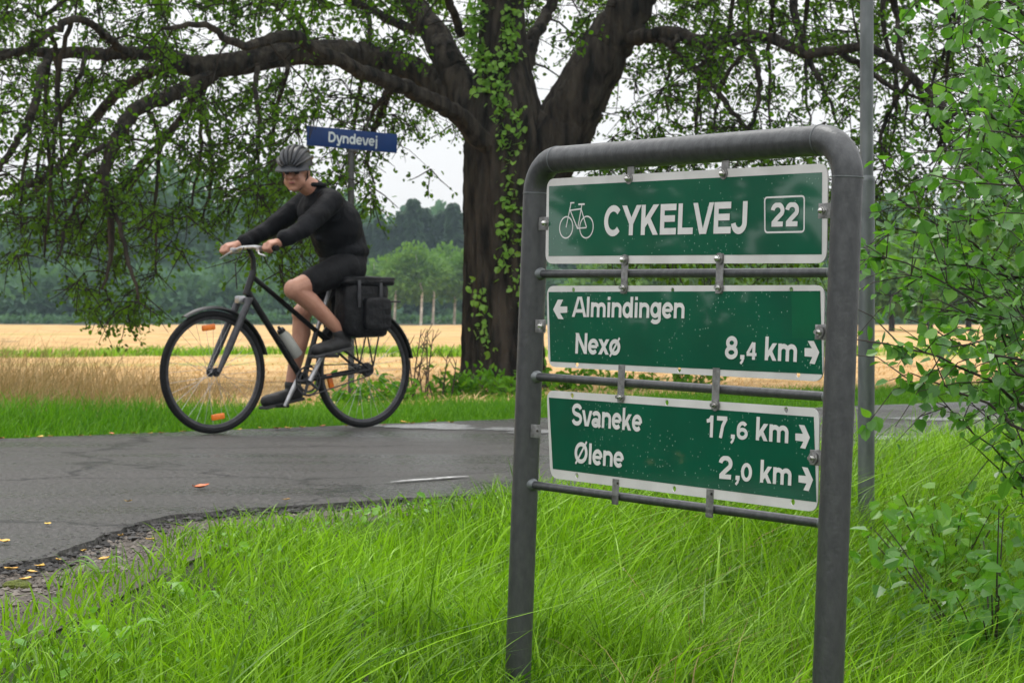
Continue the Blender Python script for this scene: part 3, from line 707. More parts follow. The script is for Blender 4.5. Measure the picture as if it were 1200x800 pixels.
# upper crown out of the frame
for k in range(650):
    a = random.uniform(0, 6.28); r = math.sqrt(random.random())
    cl.append(np.array([trb[0] + 6.4 * r * math.cos(a), trb[1] + 5.0 * r * math.sin(a), 4.3 + random.random() * 4.0 * (1.08 - r)]))
cl = np.array(cl)
NP_ = np.array([q for q, r in nodes]); NR = np.array([r for q, r in nodes])
mid = P(590, 60, TY)
order = np.argsort(np.linalg.norm(cl - mid, axis=1) + rng.random(len(cl)) * 0.8)
segs = []; lp = []; ld = []; ls = []
for ci in order:
    c = cl[ci]; dd = np.linalg.norm(NP_ - c, axis=1)
    cost = dd + 0.7 * np.clip(c[2] - NP_[:, 2], 0, None) + np.where(NR < 0.005, 0.3, 0)
    j = int(np.argmin(cost)); s0 = NP_[j]; D = dd[j]; r0 = min(NR[j] * 0.55, 0.006 + 0.010 * D)
    r0 = max(r0, 0.0055)
    m_ = s0 + (c - s0) * 0.5 + np.array([0, 0, 0.16 * D]) + rng.normal(size=3) * 0.07 * D
    k = max(3, int(D / 0.18)); pts = []; rr = []
    for i in range(k + 1):
        t = i / k; q = s0 * (1 - t) ** 2 + 2 * m_ * t * (1 - t) + c * t * t + rng.normal(size=3) * 0.012
        pts.append(q); rr.append(r0 * (1 - 0.7 * t))
    pa_ = np.array(pts); qx = 600 + pa_[:, 0] / pa_[:, 1] * 2400; qy = 381 - (pa_[:, 2] - CAMZ) / pa_[:, 1] * 2400
    if np.any((qx > 350) & (qx < 472) & (qy > 144) & (qy < 182) & (pa_[:, 1] < 17.95)): continue
    segs.append((pts, rr))
    NP_ = np.vstack([NP_, pts[1:]]); NR = np.append(NR, rr[1:])
    # twiglets with leaves
    for t_ in range(random.randint(3, 5)):
        d = nrm(rng.normal(size=3) * np.array([1, 1, 0.5]) + np.array([0, 0, -0.55]) + 0.4 * nrm(c - s0))
        L = random.uniform(0.16, 0.42); e = c + d * L + np.array([0, 0, -0.05])
        segs.append(([c, (c + e) / 2 + rng.normal(size=3) * 0.015, e], [0.006, 0.005, 0.0025]))
        nl = int(6 + L * 20)
        tt = rng.random((nl, 1)); q = c + (e - c) * tt + rng.normal(size=(nl, 3)) * 0.035
        lp.append(q); ld.append(rng.normal(size=(nl, 3)) + d * 0.6 + np.array([0, 0, -0.5])); ls.append((0.028 + 0.032 * rng.random(nl)) * (1.6 if c[2] > 4.25 else 1.0))
o = branch_arrays(segs, 4).build('branches', M['twig'], tree, kind='stuff')
LPA = np.concatenate(lp); LDA = np.concatenate(ld); LSA = np.concatenate(ls)
sx_ = 600 + LPA[:, 0] / LPA[:, 1] * 2400; sy_ = 381 - (LPA[:, 2] - CAMZ) / LPA[:, 1] * 2400
kk_ = ~((sx_ > 345) & (sx_ < 478) & (sy_ > 138) & (sy_ < 188) & (LPA[:, 1] < 18.1))      # the street sign hangs clear of the leaves
LPA, LDA, LSA = LPA[kk_], LDA[kk_], LSA[kk_]
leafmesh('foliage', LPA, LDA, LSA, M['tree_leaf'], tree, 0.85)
print('tree leaves', sum(map(len, lp)))
# trunk ivy and sprouts
ivy = thing('ivy', P(575, 300, TY - 0.45), 'light green ivy strands climbing the front of the dark forked trunk', 'ivy')
ip, idr, isz = [], [], []; sg = []
for (x0, y0, x1, y1, n_) in [(600, 330, 588, 130, 150), (588, 130, 580, 60, 130), (566, 110, 556, -30, 240), (600, 70, 606, -60, 200), (560, 330, 572, 420, 60), (612, 300, 606, 240, 50), (620, 420, 612, 330, 70), (596, 180, 612, 120, 60), (548, 60, 566, 10, 90)]:
    pts = []
    for i in range(8):
        t = i / 7; px_ = x0 + (x1 - x0) * t + 4 * math.sin(t * 7 + x0); py_ = y0 + (y1 - y0) * t
        rad = np.interp(py_, [-30, 60, 130, 200, 440], [24, 28, 46, 50, 48]) * TY / 2400
        off = (px_ - 591) * TY / 2400
        pts.append(P(px_, py_, TY - math.sqrt(max(rad ** 2 - off ** 2, 0.01)) - 0.03))
    sg.append((pts, [0.006] * 8)); pts = np.array(pts)
    t = rng.random(n_) * 6.99; i = t.astype(int); f = (t - i)[:, None]
    ip.append(pts[i] * (1 - f) + pts[i + 1] * f + rng.normal(size=(n_, 3)) * np.array([0.05, 0.02, 0.03]))
    idr.append(rng.normal(size=(n_, 3)) * 0.7 + np.array([0, -0.5, -0.6])); isz.append(0.04 + 0.04 * rng.random(n_))
branch_arrays(sg, 4).build('stems', M['twig'], ivy, kind='stuff')
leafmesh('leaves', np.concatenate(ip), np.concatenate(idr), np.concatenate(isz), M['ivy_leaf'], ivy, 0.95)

# ------------------------------------------------------------------ far woodland
def crown_cards(c, rx, ry, rz, n, size, lobes=9, rg=rng):
    lc = rg.normal(size=(lobes, 3)); lc /= np.linalg.norm(lc, axis=1, keepdims=True); lc *= 0.62 * rg.random((lobes, 1)) ** 0.4
    i = rg.integers(0, lobes, n); v = rg.normal(size=(n, 3)); v /= np.linalg.norm(v, axis=1, keepdims=True)
    v = lc[i] + v * (0.42 * (0.6 + 0.4 * rg.random((n, 1))))
    pos = np.array(c) + v * np.array([rx, ry, rz]); return pos, v + rg.normal(size=(n, 3)) * 0.5, size * (0.6 + 0.8 * rg.random(n))
def gz(x, y): return float(H(x, y))
pp, dd_, ss = [], [], []
for k in range(150):
    Y = random.uniform(185, 290); x = random.uniform(-0.30, 0.31) * Y
    if 410 < 600 + x / Y * 2400 < 600: x = x / Y * 262; Y = 262
    px = 600 + x / Y * 2400
    hh = random.uniform(12, 15.5) * (1.0 if px < 420 or px > 600 else 0.85)
    if px > 700: hh *= 0.85
    z0 = gz(x, Y)
    a, b, c = crown_cards((x, Y, z0 + hh * 0.5), hh * 0.36, hh * 0.36, hh * 0.55, 620, 1.05)
    pp.append(a); dd_.append(b); ss.append(c)
for k in range(120):       # lower fringe so that the wood's foot is closed
    Y = random.uniform(172, 184); x = random.uniform(-0.30, 0.31) * Y; z0 = gz(x, Y)
    a, b, c = crown_cards((x, Y, z0 + 1.6), 3.2, 2.5, 2.6 + random.random() * 1.8, 240, 0.8)
    pp.append(a); dd_.append(b); ss.append(c)
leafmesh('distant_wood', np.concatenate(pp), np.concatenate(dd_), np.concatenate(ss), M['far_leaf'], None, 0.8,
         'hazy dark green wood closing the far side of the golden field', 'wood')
CL = ['dark conifer just behind the cyclist back, leftmost of the conifers', 'second dark conifer from the left, narrow, above the pannier bag', 'third dark conifer from the left, above the leftmost birch', 'fourth dark conifer from the left, rising clear of its neighbours', 'fifth dark conifer from the left, the first tall one left of the trunk gap', 'sixth dark conifer from the left, behind the tallest birch', 'seventh dark conifer from the left, slightly lower than both neighbours', 'eighth dark conifer from the left, third from the big trunk', 'tallest dark conifer, close to the left edge of the big trunk', 'dark conifer half hidden by the left edge of the big trunk']
def conifer(px, top, Y):
    b = P(px, 380, Y); z0 = gz(b[0], Y); zt = P(px, top, Y)[2]; hgt = zt - z0
    t = thing('conifer', (b[0], Y, z0), CL.pop(0), 'tree', 'dark conifers above the birches')
    mb = MB(); mb.tube([(b[0], Y, z0 - 0.2), (b[0], Y, zt - 0.3)], [0.28, 0.04], 8); mb.build('trunk', M['bark'], t)
    n = 1800; u = rng.random(n) ** 0.75; r = (1 - u) ** .9 * hgt * 0.15 + 0.05
    r = r * (0.75 + 0.25 * np.sin(u * hgt * 4.5)); a = rng.random(n) * 6.283; rr = r * (0.3 + 0.7 * rng.random(n) ** 0.5)
    pos = np.stack([b[0] + rr * np.cos(a), Y + rr * np.sin(a), z0 + hgt * (0.08 + 0.92 * u)], -1)
    leafmesh('crown', pos, np.stack([np.cos(a), np.sin(a), -0.35 + 0 * a], -1), 0.45 + 0.4 * rng.random(n), M['conifer_leaf'], t, 0.6)
for px, top, Y in [(432, 262, 215), (446, 255, 210), (461, 262, 212), (472, 247, 205), (484, 233, 200), (497, 244, 205), (508, 252, 212), (520, 247, 205), (531, 238, 200), (545, 250, 208)]:
    conifer(px, top, Y)
def birch(px, top, Y, w, lab, trunk=True):
    b = P(px, 380, Y); z0 = gz(b[0], Y); zt = P(px, top, Y)[2]; hgt = zt - z0
    t = thing('birch_tree', (b[0], Y, z0), lab, 'tree')
    x1 = b[0] + random.uniform(-0.4, 0.5)
    mb = MB(); mb.tube([(b[0], Y, z0 - 0.2), (b[0] + 0.1, Y, z0 + hgt * 0.4), (x1, Y, z0 + hgt * 0.9)], [0.11, 0.08, 0.02], 8); mb.build('trunk', M['birch_bark'], t)
    a, d, s_ = crown_cards((x1, Y + 0.4, z0 + hgt * 0.62), w * 1.35, w, hgt * 0.40, 2600, 0.30, 26)
    leafmesh('crown', a, d, s_, M['birch_leaf'], t, 0.8)
for i, (px, top, Y, w) in enumerate([(462, 296, 150, 1.5), (493, 284, 147, 1.9), (507, 290, 149, 1.8), (532, 286, 152, 1.8), (440, 300, 155, 1.8), (553, 292, 150, 1.6)]):
    birch(px, top, Y, w, ['pale green birch with a white trunk just right of the pannier bag', 'tallest pale birch with a leaning white trunk left of the big trunk', 'pale birch with thin white trunk second left of the big trunk',
                          'pale birch whose crown touches the left edge of the big trunk', 'rounded light green birch behind the cyclist hip', 'pale birch mostly hidden behind the big trunk'][i])
# low hedge in front of the wood
hp, hd, hs = [], [], []
for k in range(150):
    Y = 158 + random.random() * 3; x = -47 + k * 0.72; z0 = gz(x, Y)
    a, b, c = crown_cards((x, Y, z0 + 0.3), 0.9, 0.8, 0.55, 90, 0.3)
    hp.append(a); hd.append(b); hs.append(c)
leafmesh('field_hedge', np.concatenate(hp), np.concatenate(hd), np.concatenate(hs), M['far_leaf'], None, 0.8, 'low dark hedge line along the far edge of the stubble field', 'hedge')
# light green scrub to the right beyond the field
for i, (px, top, Y, w) in enumerate([(1045, 285, 90, 2.4), (1090, 262, 95, 2.8), (1135, 250, 92, 2.8), (1180, 270, 96, 2.6), (700, 300, 110, 2.6), (770, 296, 115, 2.8), (850, 300, 112, 2.6), (920, 296, 108, 2.6)]):
    b = P(px, 380, Y); z0 = gz(b[0], Y); hgt = P(px, top, Y)[2] - z0
    t = thing('young_tree', (b[0], Y, z0), ['light green round tree beyond the field just right of the tall pole', 'light green tree behind the bush, second right of the tall pole', 'tallest light green tree seen through the roadside bush', 'light green tree at the right edge behind the bush',
       'green tree showing between the top and middle panels near the left post', 'green tree showing under the letters of the top panel', 'green tree showing between panels right of the second clamp', 'green tree showing between panels near the right post'][i], 'tree')
    mb = MB(); mb.tube([(b[0], Y, z0 - 0.2), (b[0], Y, z0 + hgt * 0.8)], [0.15, 0.03], 8); mb.build('trunk', M['bark'], t)
    a, d, s_ = crown_cards((b[0], Y, z0 + hgt * 0.55), w, w * 0.8, hgt * 0.5, 2000, 0.34, 14)
    leafmesh('crown', a, d, s_, M['birch_leaf'], t, 0.8)

# ------------------------------------------------------------------ sign plane
def camdir(x, y, z):      # camera axes (right, forward, up) -> world
    return np.array([x, y * cp + z * sp, -y * sp + z * cp])
SU = nrm(camdir(1772, -2400, -79))
SV = camdir(0.038, -0.005, 1.0); SV = nrm(SV - SU * np.dot(SV, SU))
SN = np.cross(SU, SV)
SO = P(622.5, 380, 4.72)
if np.dot(SN, np.array([0, 0, CAMZ]) - SO) < 0: SN = -SN
def T(px, py, off=0.0):   # pixel -> sign plane coordinates (s, t) on the plane offset towards the viewer
    o = np.array([0, 0, CAMZ]); d = ray(px, py)
    k = np.dot(SO + SN * off - o, SN) / np.dot(d, SN); q = o + d * k - SO
    return np.array([np.dot(q, SU), np.dot(q, SV)])
def G(s, t, off=0.0): return SO + SU * s + SV * t + SN * off

# ---- glyph strokes (cap height 1)
def el(cx, cy, rx, ry, a0, a1, n=22):
    return [(cx + rx * math.cos(R(a0 + (a1 - a0) * i / n)), cy + ry * math.sin(R(a0 + (a1 - a0) * i / n))) for i in range(n + 1)]
XH = 0.73; wS = 0.212; hw = wS / 2
def nar(x0, x1): return [(x0, 0.3)] + el((x0 + x1) / 2, 0.43, (x1 - x0) / 2, XH - hw - 0.43, 180, 0, 12) + [(x1, 0)]
ring = lambda cx, cy, rx, ry: el(cx, cy, rx, ry, 0, 360, 30)
GL = {
 'C': (1.0, [(el(.5, .5, .385, .42, 42, 318), 0, None)]),
 'Y': (.93, [([(.02, 1.1), (.465, .40)], 0, (0, 1)), ([(.91, 1.1), (.465, .40)], 0, (0, 1)), ([(.465, .46), (.465, 0)], 0, None)]),
 'K': (.98, [([(.16, 0), (.16, 1)], 0, None), ([(.92, 1.12), (.2, .33)], 0, (0, 1)), ([(.36, .62), (.90, -.12)], 0, (0, 1))]),
 'E': (.90, [([(.16, 0), (.16, 1)], 0, None), ([(.2, 1 - hw), (.85, 1 - hw)], 0, None), ([(.2, .52), (.80, .52)], 0, None), ([(.2, hw), (.87, hw)], 0, None)]),
 'L': (.82, [([(.16, 0), (.16, 1)], 0, None), ([(.2, hw), (.80, hw)], 0, None)]),
 'V': (.93, [([(.04, 1.1), (.43, -.06)], 0, (0, 1)), ([(.89, 1.1), (.50, -.06)], 0, (0, 1))]),
 'J': (.78, [([(.6, 1), (.6, .36)] + el(.34, .34, .26, .26, 0, -175, 14), 0, None)]),
 'S': (.93, [(el(.46, .715, .31, .20, 12, 262, 16) + el(.47, .292, .33, .21, 92, -168, 16), 0, None)]),
 'A': (1.0, [([(-.0, -.1), (.48, 1.12)], 0, (0, 1)), ([(1.0, -.1), (.52, 1.12)], 0, (0, 1)), ([(.25, .30), (.75, .30)], -.03, None)]),
 'N': (1.0, [([(.16, 0), (.16, 1)], 0, None), ([(.84, 0), (.84, 1)], 0, None), ([(.06, 1.12), (.94, -.12)], 0, (0, 1))]),
 'D': (1.0, [([(.16, hw), (.16, 1 - hw), (.45, 1 - hw)] + el(.45, .5, .40, .4075, 90, -90, 16) + [(.1, hw)], 0, None)]),
 'Ø': (1.1, [(ring(.55, .5, .42, .415), 0, None), ([(.14, -.05), (.97, 1.06)], -.09, None)]),
 'l': (.36, [([(.18, 0), (.18, 1)], 0, None)]),
 'i': (.36, [([(.18, 0), (.18, XH)], 0, None), ([(.18, .84), (.18, 1)], 0, None)]),
 'j': (.36, [([(.20, XH), (.20, -.08)] + el(.08, -.08, .12, .10, 0, -90, 6), 0, None), ([(.20, .84), (.20, 1)], 0, None)]),
 'm': (1.24, [([(.15, 0), (.15, XH)], 0, None), (nar(.15, .62), 0, None), (nar(.62, 1.09), 0, None)]),
 'n': (.84, [([(.15, 0), (.15, XH)], 0, None), (nar(.15, .69), 0, None)]),
 'd': (.85, [(ring(.375, .365, .26, .285), 0, None), ([(.69, 0), (.69, 1)], 0, None)]),
 'g': (.85, [(ring(.375, .375, .26, .275), 0, None), ([(.69, XH), (.69, -.05)] + el(.41, -.05, .28, .14, 0, -160, 12), 0, None)]),
 'e': (.80, [(el(.40, .365, .29, .285, 0, 318), 0, None), ([(.13, .365), (.69, .365)], -.05, None)]),
 'x': (.76, [([(.03, -.1), (.73, XH + .1)], 0, (0, XH)), ([(.73, -.1), (.03, XH + .1)], 0, (0, XH))]),
 'ø': (.87, [(ring(.43, .365, .30, .285), 0, None), ([(.10, -.08), (.76, .81)], -.09, None)]),
 'k': (.80, [([(.15, 0), (.15, 1)], 0, None), ([(.74, XH + .12), (.2, .2)], 0, (0, XH)), ([(.33, .46), (.73, -.12)], 0, (0, 1))]),
 'v': (.76, [([(.03, XH + .1), (.35, -.06)], 0, (0, XH)), ([(.73, XH + .1), (.41, -.06)], 0, (0, XH))]),
 'y': (.76, [([(.03, XH + .1), (.40, -.02)], 0, (-.3, XH)), ([(.74, XH + .1), (.36, -.2), (.25, -.2), (.1, -.2)], 0, (-.3, XH))]),
 'a': (.80, [(el(.37, .50, .26, .145, 165, 0, 12) + [(.63, .12), (.70, 0)], 0, None), (ring(.34, .20, .22, .125), 0, None)]),
 '1': (.77, [([(.48, 0), (.48, 1)], 0, None), ([(.14, .74), (.32, .77), (.46, .93)], -.03, None)]),
 '2': (.80, [(el(.40, .67, .27, .245, 175, -30, 16) + [(.38, .34), (.16, .14)], 0, (0, 1)), ([(.09, hw), (.72, hw)], 0, None)]),
 '4': (.80, [([(.55, 0), (.55, 1)], 0, None), ([(.50, .98), (.10, .34)], -.03, None), ([(.05, .30), (.76, .30)], -.03, None)]),
 '6': (.80, [(ring(.41, .315, .275, .235), 0, None), ([(.135, .34)] + el(.42, .55, .285, .365, 180, 40, 14), 0, None)]),
 '7': (.78, [([(.05, 1 - hw), (.73, 1 - hw)], 0, None), ([(.68, .92), (.45, .55), (.33, 0)], 0, (0, 1))]),
 '8': (.80, [(ring(.40, .71, .235, .20), 0, None), (ring(.40, .285, .28, .205), 0, None)]),
 '0': (.80, [(ring(.40, .5, .275, .42), 0, None)]),
 ',': (.38, [([(.19, .19), (.19, .0)], .02, None), ([(.24, .06), (.20, -.08), (.10, -.20)], -.09, None)]),
 ' ': (.42, []),
}
def clip_y(poly, lo, hi):
    for lim, sg in ((lo, 1), (hi, -1)):
        out = []
        for i, a in enumerate(poly):
            b = poly[(i + 1) % len(poly)]; da = (a[1] - lim) * sg; db = (b[1] - lim) * sg
            if da >= 0: out.append(a)
            if (da >= 0) != (db >= 0):
                t = da / (da - db); out.append((a[0] + (b[0] - a[0]) * t, a[1] + (b[1] - a[1]) * t))
        poly = out
        if not poly: return []
    return poly
def stroke_polys(pts, w, clip):
    pts = [np.array(p, float) for p in pts]; n = len(pts)
    closed = np.linalg.norm(pts[0] - pts[-1]) < 1e-6
    Lf, Rt = [], []
    for i in range(n):
        if closed: a = pts[(i - 1) % (n - 1)]; b = pts[(i + 1) % (n - 1)] if i < n - 1 else pts[1]
        else: a = pts[max(i - 1, 0)]; b = pts[min(i + 1, n - 1)]
        d1 = pts[i] - a; d2 = b - pts[i]
        if np.linalg.norm(d1) < 1e-9: d1 = d2
        if np.linalg.norm(d2) < 1e-9: d2 = d1
        d1 = d1 / np.linalg.norm(d1); d2 = d2 / np.linalg.norm(d2); t = d1 + d2; t /= np.linalg.norm(t) + 1e-9
        nn = np.array([-t[1], t[0]]); c = max(0.5, abs(np.dot(nn, [-d1[1], d1[0]])))
        Lf.append(pts[i] + nn * w / 2 / c); Rt.append(pts[i] - nn * w / 2 / c)
    out = []
    for i in range(n - 1):
        q = [tuple(Lf[i]), tuple(Lf[i + 1]), tuple(Rt[i + 1]), tuple(Rt[i])]
        if clip: q = clip_y(q, *clip)
        if len(q) >= 3: out.append(q)
    return out
def text_geo(mb, txt, mapf, wscale=1.0, base=0.0008):
    x = 0; k = 0
    for ch in txt:
        adv, st = GL[ch]
        for j, (pts, dw, clip) in enumerate(st):
            for q in stroke_polys(pts, (wS + dw) * wscale, clip):
                mb.add([mapf(px_ + x, py_, base + 0.00012 * j) for px_, py_ in q], [tuple(range(len(q)))])
        x += adv
    return x
def text_width(txt): return sum(GL[c][0] for c in txt)

POST = thing('cycle_route_sign', G(0.5, -1.0), 'leaning grey tube sign frame with three green cycle route panels in the foreground grass', 'signpost')
# outer tube frame
rt = 0.0300
ls_, _ = T(627, 240); s0 = 0.0
sR = T(986.5, 380)[0]
tTl = T(655, 187)[1]; tTr = T(940, 166)[1]; tT = (tTl + tTr) / 2
rc = 0.075
fr = [G(s0, -1.30), G(s0, tT - rc)]
for i in range(1, 10):
    a = R(180 - 90 * i / 10); fr.append(G(s0 + rc + rc * math.cos(a), tT - rc + rc * math.sin(a)))
fr += [G(s0 + rc, tT), G(sR - rc, tT)]
for i in range(1, 10):
    a = R(90 - 90 * i / 10); fr.append(G(sR - rc + rc * math.cos(a), tT - rc + rc * math.sin(a)))
fr += [G(sR, tT - rc), G(sR, -1.30)]
MB().tube(fr, rt, 40).build('frame', M['galv'], POST)
for (c, d) in [(G(s0, tT - rc), SV), (G(s0 + rc, tT), SU), (G(sR - rc, tT), SU), (G(sR, tT - rc), SV)]:
    MB().tube([c - d * 0.0015, c - d * 0.0008, c + d * 0.0008, c + d * 0.0015], [rt + 0.0001, rt + 0.0012, rt + 0.0012, rt + 0.0001], 40).build('weld_seam', M['galv_light'], POST)
# rails
RAIL_R = 0.0095
RT = []
for (pl, pr) in [((628, 321), (968, 319.5)), ((624, 441), (960, 464)), ((618, 567), (956, 612))]:
    a = T(*pl); b = T(*pr); sl = (b[1] - a[1]) / (b[0] - a[0]); f = lambda s, a=a, sl=sl: a[1] + sl * (s - a[0])
    RT.append(f); A = G(s0, f(s0)); B = G(sR, f(sR)); d = nrm(B - A)
    o = MB().tube([A + d * 0.02, B - d * 0.02], RAIL_R, 20).build('rail', M['galv'], POST)
    for e, sg in ((A + d * rt, 1), (B - d * rt, -1)):
        MB().tube([e - d * sg * 0.004, e + d * sg * 0.003, e + d * sg * 0.008], [0.0155, 0.014, 0.0098], 20).build('weld_collar', M['galv_light'], POST)

# panels
PO = 0.012        # face offset of the panels
def panel(name, label, q_out, q_in, holes):
    o_ = [T(*p, PO) for p in q_out]; i_ = [T(*p, PO) for p in q_in]
    def rounded(q, r, n=6):
        out = []
        for k in range(4):
            a, b, c = q[k - 1], q[k], q[(k + 1) % 4]; d1 = (a - b) / np.linalg.norm(a - b); d2 = (c - b) / np.linalg.norm(c - b)
            for i in range(n + 1):
                t = i / n; out.append((b + d1 * r) * (1 - t) ** 2 + 2 * b * t * (1 - t) + (b + d2 * r) * t * t)
        return out
    bm = bmesh.new()
    def loop(pts, off):
        vs = [bm.verts.new(Vector(G(p[0], p[1], off) - WLOC[POST.name])) for p in pts]
        return vs, [bm.edges.new((vs[k], vs[(k + 1) % len(vs)])) for k in range(len(vs))]
    outer = rounded(o_, 0.026); allp = [outer]
    for (hx, hy) in holes:
        c = T(hx, hy, PO); allp.append([c + np.array([0.0062 * math.cos(a), 0.0062 * math.sin(a)]) for a in np.linspace(0, 2 * math.pi, 11)[:-1]])
    fl = []; 
    for off in (PO, PO - 0.0025):
        es = []; lv = []
        for q in allp: v, e = loop(q, off); es += e; lv.append(v)
        bmesh.ops.triangle_fill(bm, use_beauty=True, edges=es, normal=Vector(SN)); fl.append(lv)
    for a, b in zip(*fl):
        n = len(a)
        for k in range(n): bm.faces.new((a[k], a[(k + 1) % n], b[(k + 1) % n], b[k]))
    bmesh.ops.recalc_face_normals(bm, faces=bm.faces[:])
    me = bpy.data.meshes.new(name); bm.to_mesh(me); bm.free(); me.materials.append(M['white'])
    pn = bpy.data.objects.new(name, me); link(pn, POST); tag(pn, label=label)
    mb = MB(); mb.add([G(p[0], p[1], PO + 0.0006) for p in i_], [(0, 3, 2, 1)]); 
    f = mb.build('green_face', M['green'], pn, smooth=False); 
    if f.data.polygons[0].normal.dot(Vector(SN)) < 0: f.data.flip_normals()
    return pn
p1 = panel('sign_panel', 'top panel reading CYKELVEJ 22 with a bicycle symbol', [(641, 209.8), (970.3, 191.3), (968.6, 308.4), (639, 309)], [(643.6, 218.3), (963.7, 202), (963.2, 298), (643, 300)], [])
p2 = panel('sign_panel', 'middle panel reading Almindingen and Nexø 8,4 km', [(640.6, 335), (966.5, 334), (964.5, 447), (642.5, 429.5)], [(643, 342), (961.5, 340.8), (964.0, 438.5), (645.2, 423.5)],
           [(671.7, 340), (787.9, 340.4), (927, 339.8), (676, 427), (795.8, 432.6), (935.2, 438.6)])
p3 = panel('sign_panel', 'bottom panel reading Svaneke 17,6 km and Ølene 2,0 km', [(640.5, 457), (960.3, 478.3), (958, 600), (645, 559.5)], [(643.4, 465.6), (953.9, 488.2), (957.0, 588), (648, 549)],
           [(670.3, 463.4), (781.3, 471.6), (921, 480.2), (676, 557), (790, 572.5), (929, 588)])
OFF = PO + 0.0010
def put_text(txt, parent, a, b, c0, c1, wscale=1.0, label=None):
    """a, b: baseline start and end pixels; c0, c1: top and bottom of a capital"""
    A = T(*a, OFF); B = T(*b, OFF); h = T(*c0, OFF)[1] - T(*c1, OFF)[1]
    w = text_width(txt); d = B - A
    def mp(x, y, z): 
        q = A + d * (x / w); return G(q[0] - y * h * 0.0, q[1] + y * h, OFF + z)
    mb = MB(); text_geo(mb, txt, mp, wscale * 1.0); o = mb.build('lettering', M['print'], parent, smooth=False, label='white lettering ' + txt.strip())
    return o
put_text('CYKELVEJ', p1, (707.5, 276.3), (877, 273.2), (760, 239.6), (760, 275), 1.0)
put_text('22', p1, (902.5, 265.8), (936.5, 265.2), (918, 237.4), (918, 265.4), 1.0)
put_text('Almindingen', p2, (671.5, 371.2), (803, 373.0), (679, 347.6), (679, 371.3), .95)
put_text('Nexø', p2, (673.5, 414.1), (727.5, 416.0), (678, 390), (678, 414.2), .95)
put_text('8', p2, (849.3, 420.0), (865, 420.6), (857, 394), (857, 420.4), .95)
put_text(',', p2, (866, 420.6), (874.3, 421.0), (857, 394), (857, 420.4), .95)
put_text('4', p2, (874.3, 421.0), (887.3, 421.6), (880, 401), (880, 421.3), 1.0)
put_text('km', p2, (895.5, 421.9), (935, 424.0), (899, 394.2), (899, 422.1), .95)
put_text('Svaneke', p3, (669.5, 497.4), (752.5, 505.6), (731, 477.6), (731, 503.6), .95)
put_text('Ølene', p3, (672.8, 541.6), (731, 548.0), (692, 519.2), (692, 543.8), .95)
put_text('17', p3, (825.5, 511.6), (852.5, 513.6), (836, 486.6), (836, 512.3), .95)
put_text(',', p3, (855, 513.6), (863, 514.0), (836, 486.6), (836, 512.3), .95)
put_text('6', p3, (863, 514.0), (876.5, 514.8), (869, 494), (869, 514.5), 1.0)
put_text('km', p3, (885, 515.4), (925, 519.3), (889, 488.6), (889, 516.2), .95)
put_text('2', p3, (841.3, 560.4), (858.7, 561.8), (850, 534), (850, 561.2), .95)
put_text(',', p3, (860.5, 561.8), (868.7, 562.6), (850, 534), (850, 561.2), .95)
put_text('0', p3, (868, 562.8), (881.5, 564), (875, 542.6), (875, 563.4), 1.0)
put_text('km', p3, (890, 564.8), (928.5, 568.8), (894, 538.6), (894, 565.4), .95)
def arrow(parent, pts, label):
    q = [T(*p, OFF) for p in pts]; mb = MB(); vs = [G(a[0], a[1], OFF + 0.0006) for a in q]
    mb.add(vs, [(0, 1, 2, 3), (0, 6, 7, 8), (0, 3, 6), (3, 4, 5, 6)])
    mb.build('arrow', M['print'], parent, smooth=False, label=label)
z2 = lambda L: [(640 + a / 3.53, 330 + b / 3.53) for a, b in L]
z3 = lambda L: [(640 + a / 3.53, 450 + b / 3.53) for a, b in L]
arrow(p2, [(580 + a / 5, 300 + b / 5) for a, b in [(342, 313), (370, 255), (401, 255), (383, 295), (425, 295), (425, 331), (383, 334), (404, 370), (372, 368)]], 'white arrow pointing left')
arrow(p2, z2([(1131, 292), (1108, 245), (1083, 245), (1100, 275), (1070, 274), (1070, 308), (1102, 311), (1090, 338), (1112, 341)]), 'white arrow pointing right')
arrow(p3, z3([(1092, 220), (1070, 170), (1046, 167), (1063, 205), (1032, 203), (1032, 232), (1065, 237), (1052, 263), (1073, 267)]), 'upper white arrow pointing right')
arrow(p3, z3([(1105, 395), (1083, 345), (1059, 341), (1076, 379), (1045, 376), (1045, 405), (1078, 410), (1065, 437), (1087, 442)]), 'lower white arrow pointing right')
# 22 box
zb = lambda a, b: T(640 + a / 3.53, 190 + b / 3.53, OFF)
bx = [zb(904, 147), zb(1068, 140), zb(1067, 288), zb(905, 291)]
def round_rect(q, r, n=5):
    out = []
    for k in range(4):
        a, b, c = q[k - 1], q[k], q[(k + 1) % 4]; d1 = (a - b) / np.linalg.norm(a - b); d2 = (c - b) / np.linalg.norm(c - b)
        for i in range(n + 1): t = i / n; out.append(tuple((b + d1 * r) * (1 - t) ** 2 + 2 * b * t * (1 - t) + (b + d2 * r) * t * t))
    return out + [out[0]]
mb = MB()
for q in stroke_polys(round_rect(bx, 0.008), 0.0036, None): mb.add([G(a, b, OFF) for a, b in q], [tuple(range(len(q)))])
mb.build('number_border', M['print'], p1, smooth=False)
